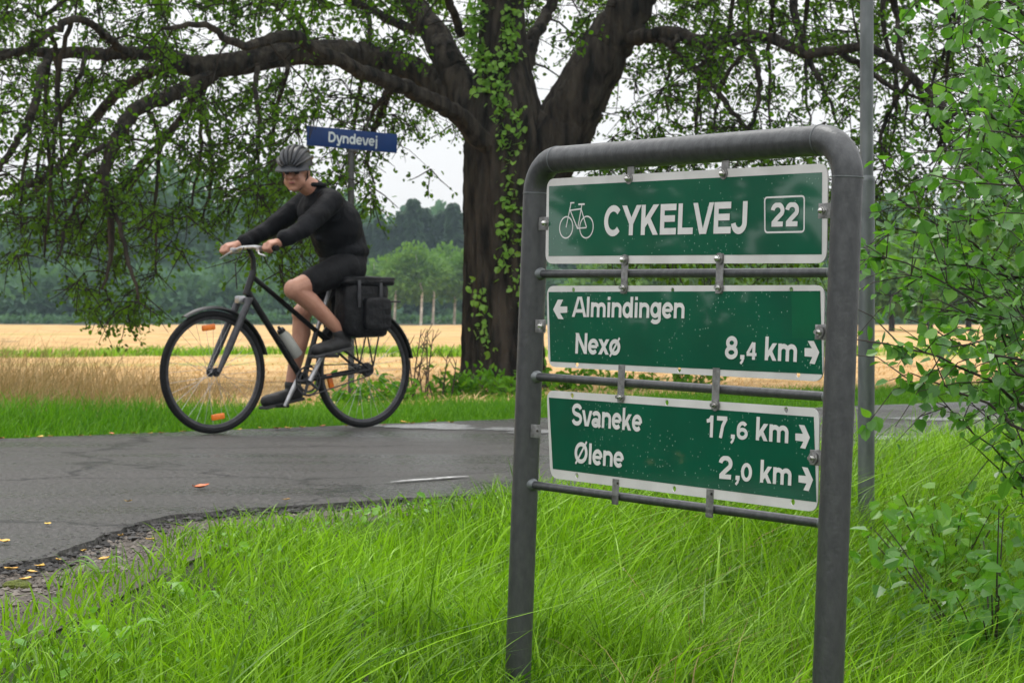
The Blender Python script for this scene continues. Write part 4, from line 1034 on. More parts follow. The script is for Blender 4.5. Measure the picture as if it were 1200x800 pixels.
# bicycle symbol
mb = MB(); kk = 0
def sym(pts, w):
    global kk; kk += 1
    for q in stroke_polys([tuple(p) for p in pts], w, None): mb.add([G(a, b, OFF + 0.00008 * kk) for a, b in q], [tuple(range(len(q)))])
lw = 0.0030
cw1 = zb(83, 270); cw2 = zb(167, 269); rw = (zb(83, 226)[1] - zb(83, 314)[1]) / 2
for c in (cw1, cw2): sym(el(c[0], c[1], rw, rw, 0, 360, 40), lw)
Z = zb
sym([Z(117, 168), Z(100, 169)], lw); sym([Z(104, 168), Z(83, 270)], lw); sym([Z(97, 200), Z(148, 193)], lw)
sym([Z(134, 175), Z(160, 174)], lw * 1.3); sym([Z(149, 175), Z(131, 276)], lw); sym([Z(99, 196), Z(131, 276)], lw)
sym([Z(147, 198), Z(168, 269)], lw); sym([Z(131, 274), Z(168, 271)], lw)
mb.build('bicycle_symbol', M['print'], p1, smooth=False, label='white bicycle pictogram')
# slightly lighter green area at the right end of the middle panel
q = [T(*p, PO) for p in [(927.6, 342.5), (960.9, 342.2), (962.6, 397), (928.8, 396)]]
mb = MB(); mb.add([G(a[0], a[1], PO + 0.0009) for a in q], [(0, 3, 2, 1)]); mb.build('green_area', M['lighter_green'], p2, smooth=False)
# clamps, brackets, bolts
def bolt(px, py, parent=POST, off=PO, r=0.0120, acorn=True):
    s, t = T(px, py, off); c = G(s, t, off)
    mb = MB(); mb.tube([c, c + SN * 0.0018], r, 20); mb.build('washer', M['zinc'], parent)
    mb = MB(); mb.tube([c + SN * 0.0012, c + SN * 0.006], r * 0.66, 6)
    if acorn: mb.ell(c + SN * 0.006, [SU, SV, SN], [r * 0.55, r * 0.55, r * 0.6], 14, 8)
    else: mb.tube([c + SN * 0.006, c + SN * 0.013], r * 0.33, 10)
    mb.build('bolt', M['bolt'], parent)
def strap(px0, py0, py1, rail, wd=0.021):
    """flat hanger from one panel edge round a rail to the next panel"""
    s, ta = T(px0, py0, PO); tb = T(px0, py1, PO)[1]; tr_0 = RT[rail](s)
    for o0 in (1,):
        mb = MB(); z = PO + 0.0015
        prof = [(ta, z)] + [(tr_0 + 0.017, z)] + [(tr_0 + (RAIL_R + 0.0025) * math.sin(R(a)), (RAIL_R + 0.0025) * math.cos(R(a))) for a in range(75, -76, -15)] + [(tr_0 - 0.017, z)] + [(tb, z)]
        prof = [(a, max(b, z) if abs(a - tr_0) < 0.013 else b) for a, b in prof]
        n = len(prof); V = []
        for (t, w) in prof:
            for sx in (-wd / 2, wd / 2): V.append(G(s + sx, t, w))
            for sx in (-wd / 2, wd / 2): V.append(G(s + sx, t, w - 0.0022))
        F = []
        for i in range(n - 1):
            a = 4 * i; b = a + 4
            F += [(a, a + 1, b + 1, b), (a + 2, b + 2, b + 3, a + 3), (a, b, b + 2, a + 2), (a + 1, a + 3, b + 3, b + 1)]
        F += [(0, 2, 3, 1), (4 * n - 4, 4 * n - 3, 4 * n - 1, 4 * n - 2)]
        mb.add(V, F); mb.build('hanger_strap', M['zinc'], POST)
strap(733, 299, 344, 0); strap(844.5, 297, 344, 0)
strap(729, 427, 471, 1); strap(840, 431, 480, 1)
strap(722, 561, 580, 2); strap(832.5, 573, 597, 2)
for (x, y) in [(737.5, 209.5), (848.5, 203.5)]: bolt(x, y)
for (x, y) in [(732, 304.5), (843, 303)]: bolt(x, y, off=PO + 0.0026)
for (x, y) in [(731.5, 337), (843, 337), (727.5, 465), (838.5, 474.5)]: bolt(x, y, off=PO + 0.0026, acorn=False)
for (x, y) in [(640, 261.5), (965, 247)]: bolt(x, y)
for (x, y) in [(635, 382), (960.5, 389), (953, 536.5)]: bolt(x, y, acorn=False, off=PO + 0.003)
# upper tabs to the frame tube and side lugs
for px_, py_ in [(737.5, 203), (848.5, 196)]:
    s, t = T(px_, py_, PO); MB().box(G(s, (t + tT - rt) / 2 + 0.004, PO - 0.004), [SU, SV, SN], (0.022, abs(tT - rt - t) + 0.02, 0.003), 0.0008).build('top_tab', M['zinc'], POST)
for px_, py_ in [(637, 262), (633, 382), (627.5, 505), (967, 247), (963, 389), (957, 536)]:
    s, t = T(px_, py_, PO); MB().box(G(s, t, PO - 0.001), [SU, SV, SN], (0.036, 0.030, 0.004), 0.001).build('side_lug', M['zinc'], POST)
for px_, py_, r in [(629.8, 504.7, 0.0028), (724, 566, 0.0028), (834, 578.5, 0.0028)]:
    s, t = T(px_, py_, PO + 0.002); c = G(s, t, PO + 0.0022); MB().tube([c, c + SN * 0.0012], r, 12).build('lug_hole', M['bark'], POST)

# ------------------------------------------------------------------ tall pole behind
b0 = P(1015, 590, 7.2); b0[2] = float(H(b0[0], b0[1]))
tp_ = thing('sign_pole', b0, 'tall galvanised steel pole rising out of view behind the right post of the route sign', 'pole')
zz = lambda py: P(1016, py, 7.2)[2]
MB().tube([(b0[0], b0[1], b0[2] - 0.3), (b0[0], b0[1], zz(345)), (b0[0], b0[1], zz(210))], 0.0292, 28).build('lower_tube', M['galv_light'], tp_)
MB().tube([(b0[0], b0[1], zz(211)), (b0[0], b0[1], 3.6)], 0.0235, 28).build('upper_tube', M['galv_light'], tp_)
MB().tube([(b0[0], b0[1], zz(213)), (b0[0], b0[1], zz(211)), (b0[0], b0[1], zz(206))], [0.0296, 0.0300, 0.0240], 28).build('collar', M['galv_light'], tp_)

# ------------------------------------------------------------------ street name sign
NY = 17.7
nb = P(411.5, 465, NY); nb[2] = float(H(nb[0], nb[1]))
ns = thing('street_name_sign', nb, 'blue street name plate reading Dyndevej on a thin grey pole behind the cyclist', 'street sign')
ztop = P(411.5, 176, NY)[2]
MB().tube([(nb[0], nb[1], nb[2] - 0.2), (nb[0], nb[1], ztop)], 0.028, 18).build('pole', M['galv'], ns)
c0 = P(413, 163.8, NY); yaw = R(33)
nu = np.array([math.cos(yaw), math.sin(yaw), 0]); nv = np.array([0, 0, 1.0]); nnv = np.array([math.sin(yaw), -math.cos(yaw), 0])
lean = R(0.0); WN = 105 / 2400 * NY / (math.cos(yaw) + math.sin(yaw) * 0.078); HN = 22.5 / 2400 * NY
roll = R(-1.8); nu = nrm(nu * math.cos(roll) + nv * math.sin(roll)); nv = np.cross(nnv, nu) * 1.0; nv = nv if nv[2] > 0 else -nv
plate = MB().box(c0, [nu, nv, nnv], (WN, HN, 0.02), 0.004).build('name_plate', M['blue'], ns)
MB().box(c0 - nv * (HN / 2 + 0.012), [nu, nv, nnv], (0.09, 0.024, 0.05), 0.004).build('clamp', M['galv'], ns)
hN = 0.090; wN = 0.50; tw = text_width('Dyndevej'); st = c0 - nu * (WN * 0.278) - nv * 0.040
def mpn(x, y, z): return st + nu * (x / tw * 0.555 * WN + 0 * y) + nv * (y * hN) + nnv * (0.0115 + z)
mb = MB(); text_geo(mb, 'Dyndevej', mpn, 0.9); mb.build('lettering', M['pale_print'], plate, smooth=False, label='pale lettering Dyndevej')

# ------------------------------------------------------------------ bicycle frame of reference
FW = P(250, 507, 11.7); FW[2] = 0.0
RW = P(426, 501, 12.4); RW[2] = 0.0
ROADZ = 0.0
hd_ = nrm(FW - RW); lf = np.array([hd_[1], -hd_[0], 0]);
if lf[1] > 0: lf = -lf            # the rider's left points to the camera
UP = np.array([0, 0, 1.0]); BO = (FW + RW) / 2; BO[2] = ROADZ
WB = np.linalg.norm(FW - RW)
def B(a, l, z): return BO + hd_ * a + lf * l + UP * z
def Q(px, py, l=0.0):            # pixel -> point on the plane l = const of the bicycle
    o = np.array([0, 0, CAMZ]); d = ray(px, py); q0 = B(0, l, 0)
    return o + d * (np.dot(q0 - o, lf) / np.dot(d, lf))
def loc(p): p = p - BO; return np.array([np.dot(p, hd_), np.dot(p, lf), p[2]])
WR = 0.352
M['black'] = mat('black_paint', (0.006, 0.006, 0.007), (0.004, 0.004, 0.005), 20, 0.38, spec=0.35)
M['rubber'] = mat('tyre_rubber', (0.009, 0.009, 0.010), (0.005, 0.005, 0.005), 60, 0.8, spec=0.25, bump=0.4, bscale=200)
M['alu'] = mat('brushed_aluminium', (0.50, 0.50, 0.51), (0.34, 0.34, 0.35), 30, 0.35, metal=0.8)
M['dark_alu'] = mat('dark_aluminium', (0.055, 0.055, 0.06), (0.03, 0.03, 0.034), 30, 0.4, metal=0.4)
M['orange'] = mat('orange_reflector', (0.85, 0.22, 0.02), (0.7, 0.16, 0.015), 60, 0.25)
M['jacket'] = mat('black_jacket', (0.006, 0.0063, 0.008), (0.0035, 0.0035, 0.0045), 9, 0.7, spec=0.12, bump=3, bscale=9)
M['shorts'] = mat('black_shorts', (0.006, 0.006, 0.007), (0.004, 0.004, 0.005), 9, 0.75, spec=0.2, bump=1.5, bscale=14)
M['skin'] = mat('skin', (0.46, 0.24, 0.16), (0.38, 0.18, 0.12), 12, 0.5, bump=0.2, bscale=60)
M['shoe'] = mat('shoe', (0.012, 0.011, 0.011), (0.008, 0.008, 0.008), 20, 0.6)
M['sole'] = mat('shoe_sole', (0.05, 0.05, 0.05), None, 20, 0.8)
M['helmet'] = mat('helmet_shell', (0.006, 0.006, 0.007), (0.004, 0.004, 0.005), 8, 0.35)
M['helmet_grey'] = mat('helmet_grey', (0.032, 0.035, 0.042), (0.018, 0.02, 0.024), 12, 0.45, spec=0.3)
M['bag'] = mat('black_bag_fabric', (0.007, 0.007, 0.008), (0.004, 0.004, 0.005), 14, 0.45, spec=0.2, bump=1.5, bscale=16)
M['bottle'] = mat('grey_bottle', (0.45, 0.46, 0.42), (0.36, 0.37, 0.34), 10, 0.4, transl=0.2, tcol=(1, 1, 1))
M['hair'] = mat('brown_hair', (0.05, 0.03, 0.02), None, 40, 0.6)
M['lip'] = mat('lips', (0.36, 0.12, 0.10), None, 20, 0.5)
M['eye'] = mat('eye', (0.03, 0.02, 0.018), None, 20, 0.2)

bike = thing('bicycle', B(0, 0, 0), 'black touring bicycle with orange wheel reflectors ridden along the far side of the road', 'bicycle')
fh = B(WB / 2, 0, WR); rh = B(-WB / 2, 0, WR)
def wheel(c, refl):
    hub0 = MB().tube([c - lf * 0.045, c + lf * 0.045], [0.018, 0.018], 14)
    for s_ in (-1, 1): hub0.tube([c + lf * s_ * 0.028, c + lf * s_ * 0.033], 0.027, 18)
    w = hub0.build('wheel', M['dark_alu'], bike)
    def circ(r, n=64): return [c + hd_ * r * math.cos(2 * math.pi * k / n) + UP * r * math.sin(2 * math.pi * k / n) for k in range(n)]
    MB().tube(circ(WR - 0.019), 0.0185, 12, closed=True).build('tyre', M['rubber'], w)
    rim = MB()
    for k in range(64):
        a0, a1 = [2 * math.pi * (k + j) / 64 for j in (0, 1)]
        V = []
        for a in (a0, a1):
            e = hd_ * math.cos(a) + UP * math.sin(a)
            V += [c + e * (WR - 0.032) - lf * 0.011, c + e * (WR - 0.032) + lf * 0.011, c + e * (WR - 0.052) + lf * 0.007, c + e * (WR - 0.052) - lf * 0.007]
        rim.add(V, [(0, 1, 5, 4), (1, 2, 6, 5), (2, 3, 7, 6), (3, 0, 4, 7)])
    rim.build('rim', M['dark_alu'], w)
    sp_ = MB()
    for k in range(32):
        a = 2 * math.pi * k / 32; e = hd_ * math.cos(a) + UP * math.sin(a); b = a + (0.9 if k % 4 < 2 else -0.9)
        f = hd_ * math.cos(b) + UP * math.sin(b); sp_.tube([c + f * 0.025 + lf * 0.03 * (1 if k % 2 else -1), c + e * (WR - 0.05)], 0.0011, 4, cap=False)
    sp_.build('spokes', M['alu'], w, kind='stuff')
    for a in refl:
        e = hd_ * math.cos(R(a)) + UP * math.sin(R(a)); t = np.cross(lf, e)
        MB().box(c + e * (WR - 0.095), [t, e, lf], (0.085, 0.034, 0.020), 0.008).build('reflector', M['orange'], w)
    return w
wheel(fh, [-97, 83]); wheel(rh, [-15])
frame = MB()
l = 0
head_t = Q(297, 318); head_b = Q(288, 345); bb = Q(355.5, 446); st_t = Q(371, 388)
# head tube axis towards the fork
frame.tube([head_t, head_b], 0.020, 16)
frame.tube([head_b + (head_t - head_b) * 0.15, bb], 0.020, 14)
frame.tube([head_b + (head_t - head_b) * 0.80, st_t], 0.015, 14)
frame.tube([bb, st_t], 0.0165, 14)
frame.tube([bb - lf * 0.034, bb + lf * 0.034], 0.021, 16)
for s_ in (-1, 1):
    dp = rh + lf * 0.065 * s_
    frame.tube([bb + lf * 0.025 * s_, bb * 0.6 + dp * 0.4 + lf * 0.02 * s_, dp], [0.011, 0.010, 0.008], 10)
    frame.tube([st_t + lf * 0.016 * s_, st_t * 0.5 + dp * 0.5 + lf * 0.012 * s_, dp], [0.010, 0.009, 0.007], 10)
    frame.box(dp + UP * 0.005, [hd_, UP, lf], (0.04, 0.05, 0.008), 0.003)
frame.build('frame', M['black'], bike)
fk = MB(); crown = head_b + (head_b - head_t) * 0.25
fk.box(crown, [hd_, lf, head_t - head_b], (0.045, 0.13, 0.035), 0.01)
for s_ in (-1, 1):
    fk.tube([crown + lf * 0.055 * s_, crown * 0.35 + fh * 0.65 + lf * 0.055 * s_], [0.020, 0.022], 14)
    fk.tube([crown * 0.35 + fh * 0.65 + lf * 0.055 * s_, fh + lf * 0.055 * s_], [0.022, 0.013], 14)
fk.build('fork', M['dark_alu'], bike)
sp0 = Q(388, 334)
MB().tube([st_t, sp0], 0.0135, 12).build('seat_post', M['alu'], bike)
sd = MB(); s_c = loc(sp0)
prof = [(-0.14, 0.072, 0.02), (-0.10, 0.080, 0.022), (-0.04, 0.060, 0.012), (0.03, 0.032, 0.006), (0.10, 0.020, 0.002), (0.14, 0.012, -0.01)]
V = []; F = []
for i, (a, w, z) in enumerate(prof):
    for k in range(10):
        t = 2 * math.pi * k / 10; V.append(B(s_c[0] + a + 0.01, w * math.cos(t), s_c[2] + 0.01 + z + 0.018 * math.sin(t)))
for i in range(len(prof) - 1):
    for k in range(10): F.append((i * 10 + k, i * 10 + (k + 1) % 10, i * 10 + 10 + (k + 1) % 10, i * 10 + 10 + k))
F += [tuple(range(10))[::-1], tuple(50 + k for k in range(10))]
sd.add(V, F); sd.build('saddle', M['black'], bike)
# stem, bar, grips
stem_t = Q(297, 303); bar_c = Q(291, 290)
MB().tube([head_t, stem_t, bar_c * 0.85 + stem_t * 0.15, bar_c], 0.0155, 14).build('stem', M['black'], bike)
hL = Q(318, 291, 0.25); hR = Q(268, 294, -0.25)
bar = [hR - lf * 0.06, hR + lf * 0.07, bar_c - lf * 0.07, bar_c, bar_c + lf * 0.07, hL - lf * 0.07, hL + lf * 0.05]
MB().tube(bar, 0.0125, 12).build('handlebar', M['alu'], bike)
for h_ in (hL, hR):
    sg = 1 if h_ is hL else -1
    MB().tube([h_ - lf * 0.06 * sg, h_ + lf * 0.06 * sg], 0.0165, 14).build('grip', M['rubber'], bike)
    e = h_ - lf * 0.085 * sg
    MB().box(e + hd_ * 0.015, [lf, hd_, UP], (0.03, 0.05, 0.03), 0.006).build('brake_lever', M['alu'], bike)
    MB().tube([e + hd_ * 0.03 - UP * 0.005, e + hd_ * 0.055 - UP * 0.03 + lf * 0.04 * sg, e + hd_ * 0.05 - UP * 0.045 + lf * 0.10 * sg], [0.006, 0.005, 0.004], 8).build('brake_lever', M['alu'], bike)
MB().tube([bar_c + hd_ * 0.03, bar_c + hd_ * 0.09 - UP * 0.10, head_b + hd_ * 0.06 + UP * 0.03], 0.0035, 6).build('brake_cable', M['black'], bike)
MB().box(Q(285, 351) + hd_ * 0.02, [hd_, lf, UP], (0.05, 0.05, 0.045), 0.012).build('front_light', M['alu'], bike)
# cranks, chainring, pedals
pL = Q(380, 419, 0.10); pR = Q(331, 474, -0.10)
ck = MB()
for r_0 in (0.085, 0.062): ck.tube([bb + lf * 0.05 + hd_ * r_0 * math.cos(a) + UP * r_0 * math.sin(a) for a in np.linspace(0, 2 * math.pi, 41)[:-1]], 0.006, 6, closed=True)
for k in range(5): a = 2 * math.pi * k / 5; ck.tube([bb + lf * 0.05, bb + lf * 0.05 + hd_ * 0.085 * math.cos(a) + UP * 0.085 * math.sin(a)], 0.009, 8)
ck.tube([bb + lf * 0.04, bb + lf * 0.062], 0.026, 16)
ck.build('chainring', M['dark_alu'], bike)
for p_, s_ in ((pL, 1), (pR, -1)):
    q = loc(p_); qb = loc(bb); dv = np.array([q[0] - qb[0], 0, q[2] - qb[2]]); dv = dv / np.linalg.norm(dv) * 0.172
    e = bb + hd_ * dv[0] + UP * dv[2] + lf * 0.072 * s_
    MB().tube([bb + lf * 0.062 * s_, e], [0.016, 0.012], 10).build('crank_arm', M['alu'], bike)
    MB().box(e + lf * 0.06 * s_, [hd_, lf, UP], (0.095, 0.09, 0.020), 0.004).build('pedal', M['black'], bike)
    if s_ > 0: PLp = e + lf * 0.06
    else: PRp = e - lf * 0.06
ch = MB()
for sg, z in ((1, 0.090), (-1, 0.090)):
    ch.tube([bb + UP * z * sg + lf * 0.05, rh + UP * 0.038 * sg + lf * 0.05], 0.004, 6)
ch.build('chain', M['dark_alu'], bike)
MB().tube([rh + lf * 0.035, rh + lf * 0.058], [0.045, 0.035], 24).build('sprocket', M['dark_alu'], bike)
def arc_guard(c, a0, a1, r):
    mb = MB(); V = []; n = 18
    for i in range(n + 1):
        a = R(a0 + (a1 - a0) * i / n); e = hd_ * math.cos(a) + UP * math.sin(a)
        for (dr, dl) in ((-.006, -.028), (.006, -.016), (.009, 0), (.006, .016), (-.006, .028), (-.009, .027), (.003, 0), (-.009, -.027)): V.append(c + e * (r + dr) + lf * dl)
    F = [(8 * i + k, 8 * i + (k + 1) % 8, 8 * i + 8 + (k + 1) % 8, 8 * i + 8 + k) for i in range(n) for k in range(8)]
    mb.add(V, F + [tuple(range(8))[::-1], tuple(8 * n + k for k in range(8))]); return mb
arc_guard(fh, 58, 165, WR + 0.018).build('mudguard', M['black'], bike)
arc_guard(rh, 35, 170, WR + 0.018).build('mudguard', M['black'], bike)
rk = MB(); rz = WR * 2 + 0.06
ra = loc(rh)[0]
for s_ in (-1, 1):
    rk.tube([B(ra + 0.14, 0.055 * s_, rz), B(ra - 0.24, 0.055 * s_, rz)], 0.005, 8)
    rk.tube([B(ra - 0.02, 0.07 * s_, WR + 0.02), B(ra + 0.06, 0.06 * s_, rz)], 0.005, 8)
    rk.tube([B(ra - 0.02, 0.07 * s_, WR + 0.02), B(ra - 0.12, 0.06 * s_, rz)], 0.005, 8)
for a in (0.14, 0, -0.12, -0.24): rk.tube([B(ra + a, -0.055, rz), B(ra + a, 0.055, rz)], 0.005, 8)
rk.build('rear_rack', M['black'], bike)
# bottle on the down tube
bt = head_b * 0.42 + bb * 0.58; bd = nrm(head_b - bb); bn = nrm(np.cross(lf, bd)); bn = bn if bn[2] > 0 else -bn
bc_ = Q(339, 402, 0.0)
bo = thing('water_bottle', bc_ - bd * 0.09, 'pale grey water bottle held in the cage on the bicycle down tube', 'bottle')
MB().tube([bc_ - bd * 0.095, bc_ - bd * 0.09, bc_ + bd * 0.05, bc_ + bd * 0.075, bc_ + bd * 0.085], [0.030, 0.036, 0.036, 0.026, 0.024], 20).build('body', M['bottle'], bo)
MB().tube([bc_ + bd * 0.085, bc_ + bd * 0.105, bc_ + bd * 0.108, bc_ + bd * 0.125], [0.026, 0.022, 0.009, 0.008], 16).build('cap', M['black'], bo)

# ---- pannier bags
def soft_box(c, ax, sz, bulge=0.12, n=7, seed=0):
    r_ = np.random.default_rng(seed); bm = bmesh.new(); bmesh.ops.create_cube(bm, size=1)
    bmesh.ops.subdivide_edges(bm, edges=bm.edges[:], cuts=n, use_grid_fill=True)
    V = []
    for v in bm.verts:
        p = np.array(v.co) * 2
        q = np.sign(p) * (np.abs(p) ** 1.0); nn = (np.abs(p) ** 6).sum() ** (1 / 6); q = p / max(nn, 1e-6)
        wv = 0.02 * math.sin(5 * p[0] + 3 * p[2] + seed) + 0.015 * math.sin(7 * p[2] - 4 * p[1])
        q = q * (1 + wv); q = q / 2 * np.array(sz)
        V.append(np.array(c) + ax[0] * q[0] + ax[1] * q[1] + ax[2] * q[2])
    bm.verts.index_update(); mb = MB(); mb.add(V, [[v.index for v in f.verts] for f in bm.faces]); bm.free(); return mb
def pannier(l, lab, seed, px=(424, 362)):
    c = Q(px[0], px[1], l); t = thing('pannier_bag', c - UP * 0.17, lab, 'bag')
    ax = [hd_, lf, UP]
    soft_box(c, ax, (0.32, 0.15, 0.34), seed=seed).build('bag_body', M['bag'], t)
    soft_box(c + UP * 0.165 - hd_ * 0.02, ax, (0.37, 0.17, 0.055), seed=seed + 1).build('flap', M['bag'], t)
    soft_box(c + lf * (0.085 if l > 0 else -0.085) - UP * 0.03 - hd_ * 0.05, ax, (0.19, 0.05, 0.20), seed=seed + 2).build('pocket', M['bag'], t)
    for a in (-0.08, 0.08):
        MB().box(c + hd_ * a + lf * (0.080 if l > 0 else -0.080) + UP * 0.09, ax, (0.022, 0.012, 0.16), 0.003).build('strap', M['dark_alu'], t)
    return t
pannier(0.155, 'black pannier bag hanging on the near side of the bicycle rear rack', 3)
pannier(-0.155, 'black pannier bag mostly hidden behind the near one on the rear rack', 8, (408, 360))

# ------------------------------------------------------------------ rider
def remesh(mb, name, m, parent, voxel, smooth_it=3, fac=0.5):
    me = bpy.data.meshes.new('tmp'); me.from_pydata(mb.v, [], mb.f); o = bpy.data.objects.new('tmp', me); C.objects.link(o)
    bm = bmesh.new(); bm.from_mesh(me); bmesh.ops.recalc_face_normals(bm, faces=bm.faces[:]); bm.to_mesh(me); bm.free()
    r = o.modifiers.new('r', 'REMESH'); r.mode = 'VOXEL'; r.voxel_size = voxel
    s = o.modifiers.new('s', 'SMOOTH'); s.iterations = smooth_it; s.factor = fac
    dg = bpy.context.evaluated_depsgraph_get(); e = o.evaluated_get(dg); m2 = bpy.data.meshes.new_from_object(e)
    bpy.data.objects.remove(o); bpy.data.meshes.remove(me)
    off = WLOC[parent.name]; m2.transform(Matrix.Translation(Vector(-off)))
    m2.materials.clear(); m2.materials.append(m); m2.name = name
    m2.polygons.foreach_set('use_smooth', [True] * len(m2.polygons))
    q = bpy.data.objects.new(name, m2); link(q, parent); return q
rider = thing('person', B(-0.1, 0, 0), 'cyclist in black jacket, black shorts and dark helmet leaning forward over the handlebar', 'person')
hipL, hipR = Q(405, 314, .095), Q(399, 309, -.095)
knL, knR = Q(344, 339, .10), Q(353, 368, -.10)
heelL = PLp - hd_ * 0.115 + UP * 0.075; toeL = PLp + hd_ * 0.085 + UP * 0.035
anL = heelL + UP * 0.075 + hd_ * 0.035
heelR = PRp - hd_ * 0.125 + UP * 0.070; toeR = PRp + hd_ * 0.09 + UP * 0.030
anR = heelR + UP * 0.070 + hd_ * 0.035
pelv = (hipL + hipR) / 2 + UP * 0.05
shL, shR = Q(389, 236, .185), Q(364, 231, -.185)
chest = (shL + shR) / 2 - UP * 0.07 - hd_ * 0.01
mid_ = chest * 0.5 + pelv * 0.5 - hd_ * 0.035 + UP * 0.03
neck = (shL + shR) / 2 + UP * 0.045 + hd_ * 0.03
elL, elR = Q(356, 268, .27), Q(316, 268, -.26)
wrL, wrR = Q(328, 284, .255), Q(279, 287, -.25)
hc = Q(346, 200, 0.0)                       # head centre
hf = nrm(hd_ * 0.80 + lf * 0.66 - UP * 0.18); hl_ = nrm(np.cross(UP, hf)); hu = nrm(np.cross(hf, hl_))
if hu[2] < 0: hu = -hu
if np.dot(hl_, lf) < 0: hl_ = -hl_
b = MB()
A3 = [hf, hl_, hu]
hp_ = lambda f, l_, u: hc + hf * f + hl_ * l_ + hu * u
b.ell(hp_(-0.012, 0, 0.03), A3, (0.098, 0.077, 0.092), 24, 16)            # skull
b.ell(hp_(0.028, 0, -0.045), A3, (0.062, 0.058, 0.078), 20, 14)           # lower face
b.ell(hp_(0.058, 0, -0.098), A3, (0.026, 0.028, 0.020))                   # chin
b.ell(hp_(0.010, 0.044, -0.060), A3, (0.05, 0.022, 0.035)); b.ell(hp_(0.010, -0.044, -0.060), A3, (0.05, 0.022, 0.035))
b.cap(hp_(0.086, 0, 0.0), hp_(0.108, 0, -0.030), 0.009, 0.014)            # nose
b.ell(hp_(0.078, 0, 0.014), A3, (0.016, 0.052, 0.012))                    # brow
b.ell(hp_(0.078, 0.030, -0.03), A3, (0.016, 0.018, 0.016)); b.ell(hp_(0.078, -0.030, -0.03), A3, (0.016, 0.018, 0.016))
b.ell(hp_(0.084, 0, -0.060), A3, (0.012, 0.024, 0.012))
for s_ in (-1, 1): b.ell(hp_(-0.008, 0.076 * s_, -0.015), A3, (0.018, 0.008, 0.030))
b.cap(hp_(-0.02, 0, -0.05), neck, 0.054, 0.062)
b.ell(chest, [hd_, lf, UP], (0.11, 0.16, 0.13)); b.ell(mid_, [hd_, lf, UP], (0.10, 0.14, 0.16)); b.ell(pelv, [hd_, lf, UP], (0.12, 0.155, 0.11))
b.cap(neck, chest, 0.06, 0.10); b.cap(shL, shR, 0.05, 0.05)
for sh, e, w, g, s_ in ((shL, elL, wrL, hL, 1), (shR, elR, wrR, hR, -1)):
    b.cap(sh, e, 0.050, 0.040); b.cap(e, w, 0.040, 0.026)
    kn = g + hd_ * 0.012 + UP * 0.022                     # knuckle line over the grip
    b.cap(w, kn + lf * 0.004, 0.026, 0.026)
    pc = w * 0.35 + kn * 0.65
    for k, off in enumerate((-0.030, -0.010, 0.010, 0.029)):
        L_ = (0.92, 1.05, 1.0, 0.82)[k if s_ < 0 else 3 - k]
        a0 = pc + lf * off + UP * 0.004; a1 = g + lf * off * 1.06 + hd_ * 0.022 + UP * 0.022
        a2 = a1 + hd_ * 0.016 * L_ - UP * 0.026 * L_; a3 = a2 - hd_ * 0.022 * L_ - UP * 0.018 * L_
        b.cap(a0, a1, 0.012, 0.0105); b.cap(a1, a2, 0.0105, 0.0095); b.cap(a2, a3, 0.0095, 0.008)
        b.cap(w, a1, 0.018, 0.012)
    t0 = w * 0.6 + kn * 0.4 - lf * 0.022 * s_; t1 = g - lf * 0.045 * s_ + UP * 0.004 - hd_ * 0.005; t2 = t1 + hd_ * 0.02 - UP * 0.020
    b.cap(t0, t1, 0.014, 0.0115); b.cap(t1, t2, 0.0115, 0.009)
for h_, k_, a_, he, to in ((hipL, knL, anL, heelL, toeL), (hipR, knR, anR, heelR, toeR)):
    b.cap(h_, k_, 0.088, 0.056); b.ell(k_ + hd_ * 0.004, [hd_, lf, UP], (0.056, 0.053, 0.060))
    cf = k_ + (a_ - k_) * 0.28 - hd_ * 0.022
    b.cap(k_, cf, 0.052, 0.057); b.cap(cf, a_, 0.056, 0.035); b.cap(a_, he, 0.036, 0.034)
    b.cap(he, to, 0.034, 0.028); b.ell(a_, [hd_, lf, UP], (0.036, 0.038, 0.036))
body = remesh(b, 'body', M['skin'], rider, 0.0065, 2, 0.5)
# jacket: torso and sleeves
j = MB()
j.cap(neck + UP * 0.005 + hd_ * 0.012, chest, 0.066, 0.12); j.ell(chest, [hd_, lf, UP], (0.135, 0.185, 0.145)); j.ell(mid_ + hd_ * 0.012, [hd_, lf, UP], (0.158, 0.178, 0.19))
j.ell(pelv + UP * 0.035, [hd_, lf, UP], (0.155, 0.178, 0.085)); j.cap(shL, shR, 0.072, 0.072)
j.cap(pelv + UP * 0.05 - hd_ * 0.005, mid_, 0.145, 0.15); j.cap(mid_, chest - hd_ * 0.015, 0.15, 0.135)
for sh, e, w in ((shL, elL, wrL), (shR, elR, wrR)):
    j.cap(sh, e, 0.070, 0.056); j.cap(e, e + (w - e) * 0.86, 0.055, 0.040)
    for t in (0.25, 0.45, 0.62, 0.8): j.ell(sh + (e - sh) * t + rng.normal(size=3) * 0.008, [hd_, lf, UP], (0.066, 0.064, 0.058))
    for t in (0.05, 0.3, 0.55, 0.78): j.ell(e + (w - e) * t + rng.normal(size=3) * 0.006, [hd_, lf, UP], (0.053, 0.05, 0.050))
for k in range(16):
    t = random.random(); cpt = chest * t + pelv * (1 - t); a = random.uniform(0, 6.28)
    j.cap(cpt + hd_ * 0.11 * math.cos(a) + lf * 0.14 * math.sin(a), cpt + hd_ * 0.125 * math.cos(a + .5) + lf * 0.15 * math.sin(a + .5) + UP * random.uniform(-.05, .05), 0.018, 0.016)
remesh(j, 'jacket', M['jacket'], rider, 0.009, 3, 0.5)
